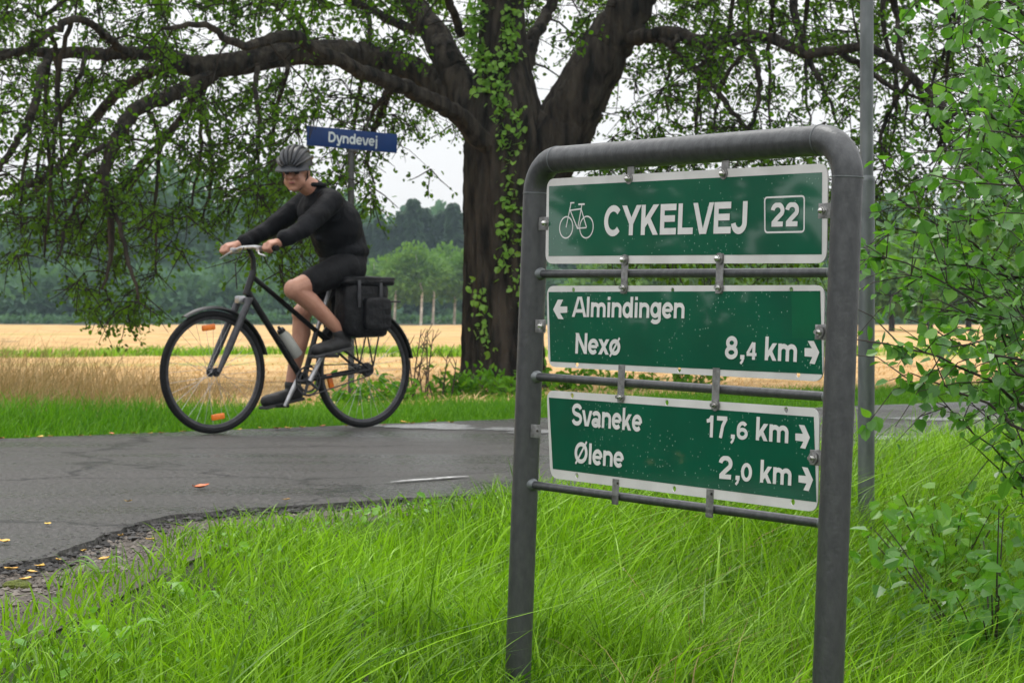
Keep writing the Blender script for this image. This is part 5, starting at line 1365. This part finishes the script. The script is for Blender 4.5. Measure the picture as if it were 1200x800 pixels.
# collar
MB().tube([neck + UP * 0.035 + hd_ * 0.02 + (hd_ * 0.062 * math.cos(a) + lf * 0.062 * math.sin(a)) for a in np.linspace(0, 2 * math.pi, 25)[:-1]], 0.014, 8, closed=True).build('collar', M['jacket'], rider)
s = MB(); s.ell(pelv - UP * 0.01, [hd_, lf, UP], (0.138, 0.168, 0.115))
for h_, k_ in ((hipL, knL), (hipR, knR)):
    s.cap(h_, h_ + (k_ - h_) * 0.66, 0.102, 0.080); s.ell(h_ - hd_ * 0.04, [hd_, lf, UP], (0.10, 0.09, 0.10))
remesh(s, 'shorts', M['shorts'], rider, 0.010, 3, 0.5)
for a_, he, to, pd in ((anL, heelL, toeL, PLp), (anR, heelR, toeR, PRp)):
    sh = MB(); sh.cap(he, to, 0.044, 0.036); sh.ell(he + UP * 0.012, [hd_, lf, UP], (0.048, 0.042, 0.046)); sh.ell(he * 0.3 + to * 0.7, [hd_, lf, UP], (0.065, 0.047, 0.036))
    sh.cap(he, a_ - UP * 0.02, 0.044, 0.042)
    o_ = remesh(sh, 'shoe', M['shoe'], rider, 0.007, 2, 0.5)
    dr = nrm(to - he); dn = nrm(np.cross(lf, dr)); dn = dn if dn[2] > 0 else -dn
    MB().box((he + to) / 2 - dn * 0.036 + dr * 0.002, [dr, lf, dn], (0.285, 0.082, 0.018), 0.007).build('sole', M['sole'], o_)
# face details
for s_ in (-1, 1):
    MB().ell(hp_(0.079, 0.031 * s_, -0.006), A3, (0.011, 0.0155, 0.0085), 12, 8).build('eye', M['eye'], rider)
MB().ell(hp_(0.0915, 0, -0.062), A3, (0.008, 0.021, 0.0065), 12, 8).build('mouth', M['lip'], rider)
hr = MB(); hr.ell(hp_(-0.045, 0, -0.025), A3, (0.066, 0.079, 0.06), 20, 12); remesh(hr, 'hair', M['hair'], rider, 0.006, 1)
# helmet
Hf = nrm(hf - hu * 0.02); Hu = hu; HC = hp_(-0.012, 0, 0.030)
def hpt(az, elv, k=1.0):
    return HC + Hf * 0.130 * k * math.cos(elv) * math.cos(az) + hl_ * 0.100 * k * math.cos(elv) * math.sin(az) + Hu * 0.112 * k * math.sin(elv)
hm = MB(); V = []; F = []; na, ne_ = 36, 10
for i in range(ne_ + 1):
    for k in range(na):
        az_ = 2 * math.pi * k / na; lo = 0.06 - 0.22 * (0.5 - 0.5 * math.cos(az_)); e = lo + (math.pi / 2 - lo) * i / ne_
        V.append(hpt(az_, e))
for i in range(ne_ + 1):
    for k in range(na):
        az_ = 2 * math.pi * k / na; lo = 0.06 - 0.22 * (0.5 - 0.5 * math.cos(az_)); e = lo + (math.pi / 2 - lo) * i / ne_
        V.append(hpt(az_, e, 0.86))
n1 = (ne_ + 1) * na
for i in range(ne_):
    for k in range(na):
        a, b_ = i * na + k, i * na + (k + 1) % na
        F.append((a, b_, b_ + na, a + na)); F.append((n1 + a, n1 + a + na, n1 + b_ + na, n1 + b_))
for k in range(na): F.append((k, n1 + k, n1 + (k + 1) % na, (k + 1) % na))
hm.add(V, F); helmet = hm.build('helmet', M['helmet'], rider)
for w_, a0 in ((0, 0), (0.34, 0), (-0.34, 0), (0.72, 0), (-0.72, 0), (1.15, 0), (-1.15, 0)):
    pts = []
    for i in range(17):
        t = math.pi * (0.06 + 0.92 * i / 16)
        c_ = np.array([math.cos(t) * 0.130, math.sin(w_) * 0.100 * math.sin(t) ** 0.6, math.cos(w_) * math.sin(t) * 0.112])
        pts.append(HC + (Hf * c_[0] + hl_ * c_[1] + Hu * c_[2]) * 1.035)
    MB().tube(pts, [0.005] + [0.0105] * 15 + [0.005], 8).build('rib', M['helmet_grey'] if abs(w_) in (0.34, 0.72) else M['helmet'], helmet)
vz = MB(); V = []
for rad_, dz in ((1.0, 0.0), (1.30, -0.03)):
    for k in range(13):
        a = R(-62 + 124 * k / 12); e = 0.10
        q = hpt(a, e, 1.0); V.append(q + (q - HC) * (rad_ - 1) * math.cos(a) ** 0.5 + Hu * dz)
V2 = [q - Hu * 0.006 for q in V]
vz.add(V + V2, [(k, k + 1, 14 + k, 13 + k) for k in range(12)] + [(26 + k, 39 + k, 40 + k, 27 + k) for k in range(12)] + [(13 + k, 14 + k, 40 + k, 39 + k) for k in range(12)])
vz.build('visor', M['helmet_grey'], helmet)
for s_ in (-1, 1):
    MB().tube([hp_(0.0, 0.082 * s_, 0.03), hp_(0.012, 0.076 * s_, -0.04), hp_(0.035, 0.03 * s_, -0.112)], 0.0045, 6).build('chin_strap', M['black'], helmet)

# ------------------------------------------------------------------ roadside bush at the right
bush = thing('birch_bush', P(1290, 640, 6.2), 'leafy young birch bush reaching in from the right edge beside the tall pole', 'bush')
br = MB(); LP, LD, LS = [], [], []
TIPS = [(1013, 290), (1022, 345), (1030, 262), (1018, 400), (1052, 235), (1085, 95), (1078, 130), (1092, 175), (1100, 30), (1075, -20), (1130, -40), (1040, 318), (1060, 372), (1050, 445), (1090, 470), (1068, 300),
        (1150, 20), (1145, 70), (1155, 120), (1120, 150), (1165, 170), (1140, 215), (1175, 235), (1110, 215), (1100, 255), (1125, 280), (1160, 300), (1110, 330), (1150, 350), (1090, 365), (1130, 400), (1170, 420), (1120, 450), (1150, 480), (1180, 520), (1175, 90), (1185, 140), (1185, 10), (1190, 330), (1190, 390), (1120, 105), (1160, -30), (1170, 460), (1130, 510), (1205, 200), (1210, 60), (1215, 280), (1100, 405), (1120, 60), (1140, 170), (1080, 330), (1195, 250), (1180, 370)]
for (tx, ty) in TIPS:
    Y0 = random.uniform(5.3, 7.0); Y1 = Y0 + random.uniform(0.0, 0.5)
    sy = ty + random.uniform(60, 240); sx = random.uniform(1260, 1380)
    a = P(sx, sy, Y1); c = P(tx, ty, Y0); m_ = (a + c) / 2 + np.array([0.0, 0, random.uniform(0.02, 0.16)]) + rng.normal(size=3) * 0.04
    pts = [a * (1 - t) ** 2 + 2 * m_ * t * (1 - t) + c * t * t + rng.normal(size=3) * 0.006 for t in np.linspace(0, 1, 14)]
    rr = list(np.linspace(0.007, 0.0014, 14)); br.tube(pts, rr, 5, cap=False)
    L = np.linalg.norm(c - a)
    def leaves_on(pts, n):
        pts = np.array(pts); m = len(pts) - 1
        for k in range(n):
            t = random.random() * m; i = int(t); f = t - i; q = pts[i] * (1 - f) + pts[i + 1] * f
            ax = nrm(pts[i + 1] - pts[i]); d = nrm(ax * 0.5 + rng.normal(size=3) * 0.6 + np.array([0, -0.1, -0.45]))
            q = q + d * 0.006; LP.append(q); LD.append(d); LS.append(random.uniform(0.022, 0.052))
    leaves_on(pts[4:], int(L * 16))
    for k in range(int(L * (16 if ty < 420 else 9))):
        i = random.randint(3, 12); s_ = pts[i]; d = nrm(nrm(pts[i + 1] - pts[i]) * 0.7 + rng.normal(size=3) * 0.6 + np.array([0, 0, -0.1]))
        e = s_ + d * random.uniform(0.08, 0.26); mm = (s_ + e) / 2 + rng.normal(size=3) * 0.01 + np.array([0, 0, 0.012])
        tw_ = [s_, mm, e + np.array([0, 0, -0.02])]; br.tube(tw_, [0.0022, 0.0016, 0.001], 4, cap=False); leaves_on(tw_, random.randint(5, 8))
for k in range(6):    # main stems from the root
    a = P(1290, 640, 6.2) + rng.normal(size=3) * 0.05; c = P(1300 + 30 * k, 40 - 60 * k + random.uniform(-80, 80), 6.0 + 0.2 * k)
    br.tube([a - UP * 0.3, (a + c) / 2 + np.array([0.1, 0, 0]), c], [0.016, 0.011, 0.005], 7)
br.build('branches', M['red_twig'], bush, kind='stuff')
LP = np.array(LP); LD = np.array(LD); LS = np.array(LS)
pxs = 600 + LP[:, 0] / LP[:, 1] * 2400
vis = (pxs < 1210)
sc_ = np.where(vis, LS / LP[:, 1], 0) + rng.random(len(LS)) * 0.004; od = np.argsort(-sc_); big = od[:300]; rest = od[300:]
# birch-like leaf: pointed, slightly folded, 12 faces
pf = [(0, .02), (.10, .30), (.28, .44), (.48, .42), (.70, .26), (.88, .09), (1.0, 0)]
def leaf_mesh(k):
    V = []; F = []
    r_ = random.Random(k); cu = r_.uniform(-.12, .05); fold = r_.uniform(.05, .22); tw = r_.uniform(-.15, .15)
    for (x, w) in pf:
        zc = cu * math.sin(x * 2.6) * 1.6
        V += [(x, 0, zc), (x, w * .92, zc + fold * w + tw * w * x), (x, -w * .92, zc + fold * w - tw * w * x)]
    for i in range(len(pf) - 1):
        a = 3 * i; b = a + 3; F += [(a, b, b + 1, a + 1), (a, a + 2, b + 2, b)]
    V += [(-.28, .0, .02), (0, .012, 0), (0, -.012, 0)]; n = len(V); F.append((n - 3, n - 2, n - 1))
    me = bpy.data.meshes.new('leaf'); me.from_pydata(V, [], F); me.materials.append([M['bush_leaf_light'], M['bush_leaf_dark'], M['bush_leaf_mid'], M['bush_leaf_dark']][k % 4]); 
    me.polygons.foreach_set('use_smooth', [True] * len(me.polygons)); me.update(); return me
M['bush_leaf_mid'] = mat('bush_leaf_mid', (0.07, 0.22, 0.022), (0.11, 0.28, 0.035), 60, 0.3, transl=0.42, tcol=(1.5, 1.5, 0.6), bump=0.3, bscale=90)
LM = [leaf_mesh(k) for k in range(12)]
bl = WLOC[bush.name]
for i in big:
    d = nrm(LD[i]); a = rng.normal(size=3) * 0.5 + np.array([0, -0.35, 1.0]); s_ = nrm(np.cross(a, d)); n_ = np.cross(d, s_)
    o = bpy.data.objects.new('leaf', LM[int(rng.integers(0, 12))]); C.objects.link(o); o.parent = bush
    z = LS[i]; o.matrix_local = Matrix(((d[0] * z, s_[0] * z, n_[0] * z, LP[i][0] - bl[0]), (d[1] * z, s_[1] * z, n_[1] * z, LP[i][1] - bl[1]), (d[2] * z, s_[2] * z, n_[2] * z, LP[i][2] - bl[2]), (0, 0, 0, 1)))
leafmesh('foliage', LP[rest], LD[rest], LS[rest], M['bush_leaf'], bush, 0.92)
print('bush leaves', len(LP))
def shrub(name, c, rx, ry, rz, n, size, m, lab, cat, stems=14, asp=.8):
    c = np.array(c, float); t = thing(name, c, lab, cat); mb = MB(); q = []; d = []
    for k in range(stems):
        e = c + np.array([random.uniform(-1, 1) * rx, random.uniform(-1, 1) * ry, random.uniform(.35, 1) * rz]); mm = (c + e) / 2 + np.array([0, 0, .12 * rz])
        pts = [c * (1 - u) ** 2 + 2 * mm * u * (1 - u) + e * u * u for u in np.linspace(0, 1, 8)]; mb.tube(pts, list(np.linspace(0.004, .0015, 8)), 4, cap=False)
        pts = np.array(pts); kk = n // stems; u = 2 + rng.random(kk) * 4.99; i = u.astype(int); f = (u - i)[:, None]
        q.append(pts[i] * (1 - f) + pts[i + 1] * f + rng.normal(size=(kk, 3)) * np.array([.06, .06, .05])); d.append(rng.normal(size=(kk, 3)) + np.array([0, -.2, -.3]))
    mb.build('stems', M['red_twig'], t, kind='stuff'); q = np.concatenate(q); d = np.concatenate(d)
    leafmesh('leaves', q, d, size * (0.6 + 0.7 * rng.random(len(q))), m, t, asp)
def gp(px, py, Y): p = P(px, py, Y); p[2] = float(H(p[0], p[1])) - 0.01; return p
shrub('bramble', gp(1165, 640, 5.6), .30, .35, .62, 520, .052, M['bush_leaf'], 'dark tangled bramble shrub in the lower right grass under the birch bush', 'shrub', 22)
shrub('nettle_clump', gp(1110, 600, 6.6), .20, .25, .42, 300, .045, M['weed'], 'small leafy green clump in the grass left of the bramble', 'weed', 12)
# broad-leaved weeds in the verge
def rosette(px, Y, n, size, lab, up=0.6):
    c = gp(px, 600, Y); t = thing('broadleaf_weed', c, lab, 'weed')
    for k in range(n):
        a = random.uniform(0, 6.28); u = random.uniform(.5, 1) * up; d = nrm(np.array([math.cos(a), math.sin(a), u * 1.8])); s_ = nrm(np.cross(d, UP)); n_ = np.cross(s_, d)
        V = []; F = []; L = size * random.uniform(.7, 1.15)
        for i in range(9):
            x = i / 8; w = L * (.012 + .055 * max(0, math.sin(math.pi * x ** 1.3)) ** .8 * (0.6 + .5 * (i % 2))) if i < 8 else .001
            p0 = c + d * L * x - UP * L * .45 * x * x * x + UP * 0.02
            V += [p0, p0 + s_ * w + n_ * w * .35, p0 - s_ * w + n_ * w * .35]
        for i in range(8): a_ = 3 * i; b_ = a_ + 3; F += [(a_, b_, b_ + 1, a_ + 1), (a_, a_ + 2, b_ + 2, b_)]
        mb = MB(); mb.add(V, F); mb.build('leaf', M['weed'], t)
rosette(230, 5.0, 6, .17, 'jagged pale dandelion-like weed standing in the left grass below the gravel', 1.0)
rosette(130, 4.4, 6, .19, 'upright jagged weed near the lower left corner of the grass', 1.1)
rosette(118, 5.3, 5, .10, 'small broadleaf weed at the grass edge beside the gravel', .8)
rosette(560, 6.5, 5, .15, 'small broad-leaved plant at the road edge just left of the sign frame', .6)
rosette(430, 4.3, 6, .17, 'broad-leaved weed low in the grass left of the sign frame', .8)
rosette(725, 4.2, 6, .15, 'broad-leaved weed in the grass under the middle of the sign', .8)
# verge plants round the trunk foot
for i, (px, Y, w, h_) in enumerate([(520, 17.2, .3, .35), (560, 17.6, .35, .42), (600, 17.3, .35, .4), (470, 16.2, .3, .3), (660, 18.2, .4, .45), (400, 15.2, .3, .28), (730, 19.3, .4, .42), (800, 20, .4, .42)]):
    shrub('verge_plant', gp(px, 460, Y), w, .2, h_ * .62, 240, .075, M['grass_far'], ['leafy green plant in the far verge left of the trunk foot', 'leafy green plant directly at the left foot of the trunk', 'leafy plant in front of the trunk foot', 'low leafy plant behind the rear wheel edge', 'leafy plant right of the trunk seen beside the sign post', 'low leafy plant behind the bicycle rear wheel', 'leafy plant behind the left part of the middle panel gap', 'leafy plant seen through the lower gap near the second strap'][i], 'weed', 9, .55)
# dead stalk by the trunk
dp = gp(498, 470, 17.0); ds = thing('dead_stalk', dp, 'bare brown branching stalks standing in the verge between rear wheel and trunk', 'dead plant'); mb = MB()
for k in range(9):
    b_ = dp + np.array([random.uniform(-.16, .22), random.uniform(-.1, .1), 0]); L = random.uniform(.3, .62); e = b_ + np.array([random.uniform(-.10, .12), 0, L]); mb.tube([b_, (b_ + e) / 2 + rng.normal(size=3) * .01, e], [.007, .006, .003], 5)
    for j in range(5):
        t = random.uniform(.35, .95); s_ = b_ + (e - b_) * t; f = s_ + np.array([random.choice((-1, 1)) * random.uniform(.03, .09), 0, random.uniform(.04, .12)]); mb.tube([s_, f], [.004, .002], 4)
mb.build('stalks', M['red_twig'], ds)

# ------------------------------------------------------------------ things on the road
M['wet_sheen'] = mat('painted_sky_sheen', (0.26, 0.26, 0.27), (0.10, 0.10, 0.10), 9, 0.22, 0.45, spec=0.8, bump=0.3, bscale=160)  # pale base colour stands in for sky sheen on the wet road
M['line'] = mat('worn_white_paint', (0.55, 0.55, 0.54), (0.15, 0.15, 0.15), 30, 0.6)
def rz_(x, y):
    return 0.0
def patch(name, px, py, hx, hy, seed, m, dz, lab=None):
    r_ = random.Random(seed); V = []; n = 40; ph = [r_.uniform(0, 6.28) for _ in range(4)]
    for k in range(n):
        a = 2 * math.pi * k / n; q = 1 + .22 * math.sin(2 * a + ph[0]) + .2 * math.sin(3 * a + ph[1]) + .13 * math.sin(5 * a + ph[2]) + .1 * math.sin(9 * a + ph[3])
        x_, y_ = px + hx * math.cos(a) * q, py + hy * math.sin(a) * q; d = ray(x_, y_); k_ = (0.006 - CAMZ) / d[2]; w = np.array([0, 0, CAMZ]) + d * k_
        V.append(w)
    c = sum(V) / n
    V = [np.array([v[0], v[1], rz_(v[0], v[1]) + dz]) for v in V]; c[2] = rz_(c[0], c[1]) + dz
    mb = MB(); mb.add(V + [c], [(k, (k + 1) % n, n) for k in range(n)]); o = mb.build(name, m, None, smooth=False); tag(o, kind='structure'); return o
for i, (px, py, hx, hy) in enumerate([(505, 499, 66, 2.6), (590, 502, 26, 2.2), (1060, 513, 60, 2.6), (1110, 490, 50, 2.2), (650, 505, 50, 2.6)]):
    patch('sheen_patch', px, py, hx, hy, i, M['wet_sheen'], 0.004)  # sky sheen painted on the asphalt as pale flat shapes
mb = MB(); V = []
for i, (px, py) in enumerate([(452, 565.5), (475, 563), (500, 561.5), (525, 559.5), (550, 558)]):
    for dy in (-0.7, 0.7):
        d = ray(px, py + dy * (0.1 if i in (0, 4) else 1) + random.uniform(-.3, .3)); k_ = (0.006 - CAMZ) / d[2]; w = np.array([0, 0, CAMZ]) + d * k_; V.append(np.array([w[0], w[1], rz_(w[0], w[1]) + 0.008]))
mb.add(V, [(2 * i, 2 * i + 1, 2 * i + 3, 2 * i + 2) for i in range(4)]); o = mb.build('road_marking', M['line'], None, smooth=False); tag(o, kind='structure')
M['leaf_orange'] = mat('orange_dead_leaf', (0.75, 0.20, 0.05), (0.55, 0.12, 0.03), 40, 0.5)
M['leaf_yellow'] = mat('yellow_dead_leaf', (0.75, 0.50, 0.06), (0.60, 0.30, 0.04), 40, 0.5)
M['moss'] = mat('moss', (0.14, 0.17, 0.02), (0.08, 0.10, 0.015), 60, 0.9, bump=2, bscale=120)
def fallen(px, py, size, m, lab, group=None, seed=0):
    d = ray(px, py); k_ = (0.004 - CAMZ) / d[2]; w = np.array([0, 0, CAMZ]) + d * k_
    v = float(verge(w[0], w[1])); z = (rz_(w[0], w[1]) + 0.006) if v < -0.02 else float(H(w[0], w[1])) + 0.020
    r_ = random.Random(seed); a = r_.uniform(0, 6.28); u = np.array([math.cos(a), math.sin(a), 0]); s_ = np.array([-math.sin(a), math.cos(a), 0]); V = []; F = []
    for (x, wd) in pf:
        for sg in (0, 1, -1): V.append(np.array([w[0], w[1], z]) + u * size * (x - .5) + s_ * size * wd * .8 * sg + UP * size * (.16 * abs(sg) * wd * 2 + .16 * (x - .5) ** 2 * 4 * r_.uniform(.6, 1.3)))
    for i in range(len(pf) - 1): a_ = 3 * i; b_ = a_ + 3; F += [(a_, b_, b_ + 1, a_ + 1), (a_, a_ + 2, b_ + 2, b_)]
    mb = MB(); mb.add(V, F); o = mb.build('fallen_leaf', m); tag(o, lab, 'leaf', group)
fallen(235, 572, .075, M['leaf_orange'], 'curled orange leaf lying alone in the middle of the road below the front wheel', seed=5)
for i, (px, py, s_) in enumerate([(6, 636, .045), (14, 661, .045), (38, 664, .03), (48, 658, .045), (98, 640, .035), (121, 650, .04), (56, 615, .03), (68, 650, .03), (142, 622, .03), (176, 627, .03), (30, 672, .035), (150, 588, .03), (335, 586, .03)]):
    fallen(px, py, s_, M['leaf_yellow'], 'small yellow fallen leaf by the broken road edge at the lower left', 'small yellow leaves fallen by the road edge', i)
for i in range(26):
    px = 5 + i * 21 + random.uniform(-9, 9); py = 512.5 - px * 0.036 + random.uniform(-.3, 2.2)
    fallen(px, py, random.uniform(.03, .055), M['leaf_yellow'] if i % 3 else M['leaf_orange'], 'tiny ' + ('yellow' if i % 3 else 'orange') + ' leaf lying along the far edge of the road', 'tiny leaves along the far road edge', 40 + i)
d = ray(13, 675); w = np.array([0, 0, CAMZ]) + d * ((0 - CAMZ) / d[2]); zc = float(H(w[0], w[1]))
mb = MB()
for k in range(14): a = random.uniform(0, 6.28); r = random.uniform(0, .05); mb.ell((w[0] + r * math.cos(a), w[1] + r * math.sin(a), zc + .008), [[1, 0, 0], [0, 1, 0], [0, 0, 1]], (.02, .02, .012), 8, 5)
tag(mb.build('moss_tuft', M['moss']), 'small olive green moss tuft on the gravel at the left edge', 'moss')

# ------------------------------------------------------------------ unseen wood added at left, heights shaped for the sign reflections
pp, dd_, ss = [], [], []
for k in range(75):
    y = -14 + k * 1.05; x = -44 - random.random() * 6; z0 = gz(x, y); hh = 4.6 + 1.8 * math.sin(k * .33) + random.random() * 1.4
    if y < 12.3: hh = 5.2
    elif y < 17.0: hh = 12 + random.random() * 2
    elif y < 26: hh = 3.4
    a, b_, c = crown_cards((x, y, z0 + hh * .5), 1.8, 1.4, hh * .55, 260, .8); pp.append(a); dd_.append(b_); ss.append(c)
leafmesh('reflection_wood', np.concatenate(pp), np.concatenate(dd_), np.concatenate(ss), M['conifer_leaf'], None, .8, 'dark green wood edge standing beyond the left side of the field', 'wood')  # unseen wood, added to shape the sign reflections

pp, dd_, ss = [], [], []  # unseen hedge added so the lower panels reflect dark green
for k in range(46):
    x = -8.5 - k * .32; y = float(FA + FB * x) + 2.4 + random.uniform(-.3, .3); z0 = gz(x, y); hh = (0.62 + math.hypot(x, y - 4.5) * .055) * random.uniform(.85, 1.05) - z0
    a, b_, c = crown_cards((x, y, z0 + hh * .42), .95, .6, hh * .66, 900, .13, 16); pp.append(a); dd_.append(b_); ss.append(c)
leafmesh('reflection_hedge', np.concatenate(pp), np.concatenate(dd_), np.concatenate(ss), M['conifer_leaf'], None, .8, 'low dark hedge on the field side of the road, left of the view', 'hedge')  # unseen hedge, added to darken the sign reflections

# ------------------------------------------------------------------ haze
hz = MB(); hz.box((0, 170, 14.5), [[1, 0, 0], [0, 1, 0], [0, 0, 1]], (420, 380, 39)); 
hm_ = bpy.data.materials.new('haze'); hm_.use_nodes = True; hn, hl2 = hm_.node_tree.nodes, hm_.node_tree.links
hn.remove(hn['Principled BSDF']); pv = hn.new('ShaderNodeVolumePrincipled'); pv.inputs['Density'].default_value = 0.00045; pv.inputs['Color'].default_value = (0.66, 0.86, 1.0, 1); pv.inputs['Anisotropy'].default_value = 0.2
hl2.new(pv.outputs[0], hn['Material Output'].inputs['Volume'])
o = hz.build('haze', hm_, None, smooth=False); tag(o, 'thin pale damp haze over the field and wood', 'haze', kind='stuff')
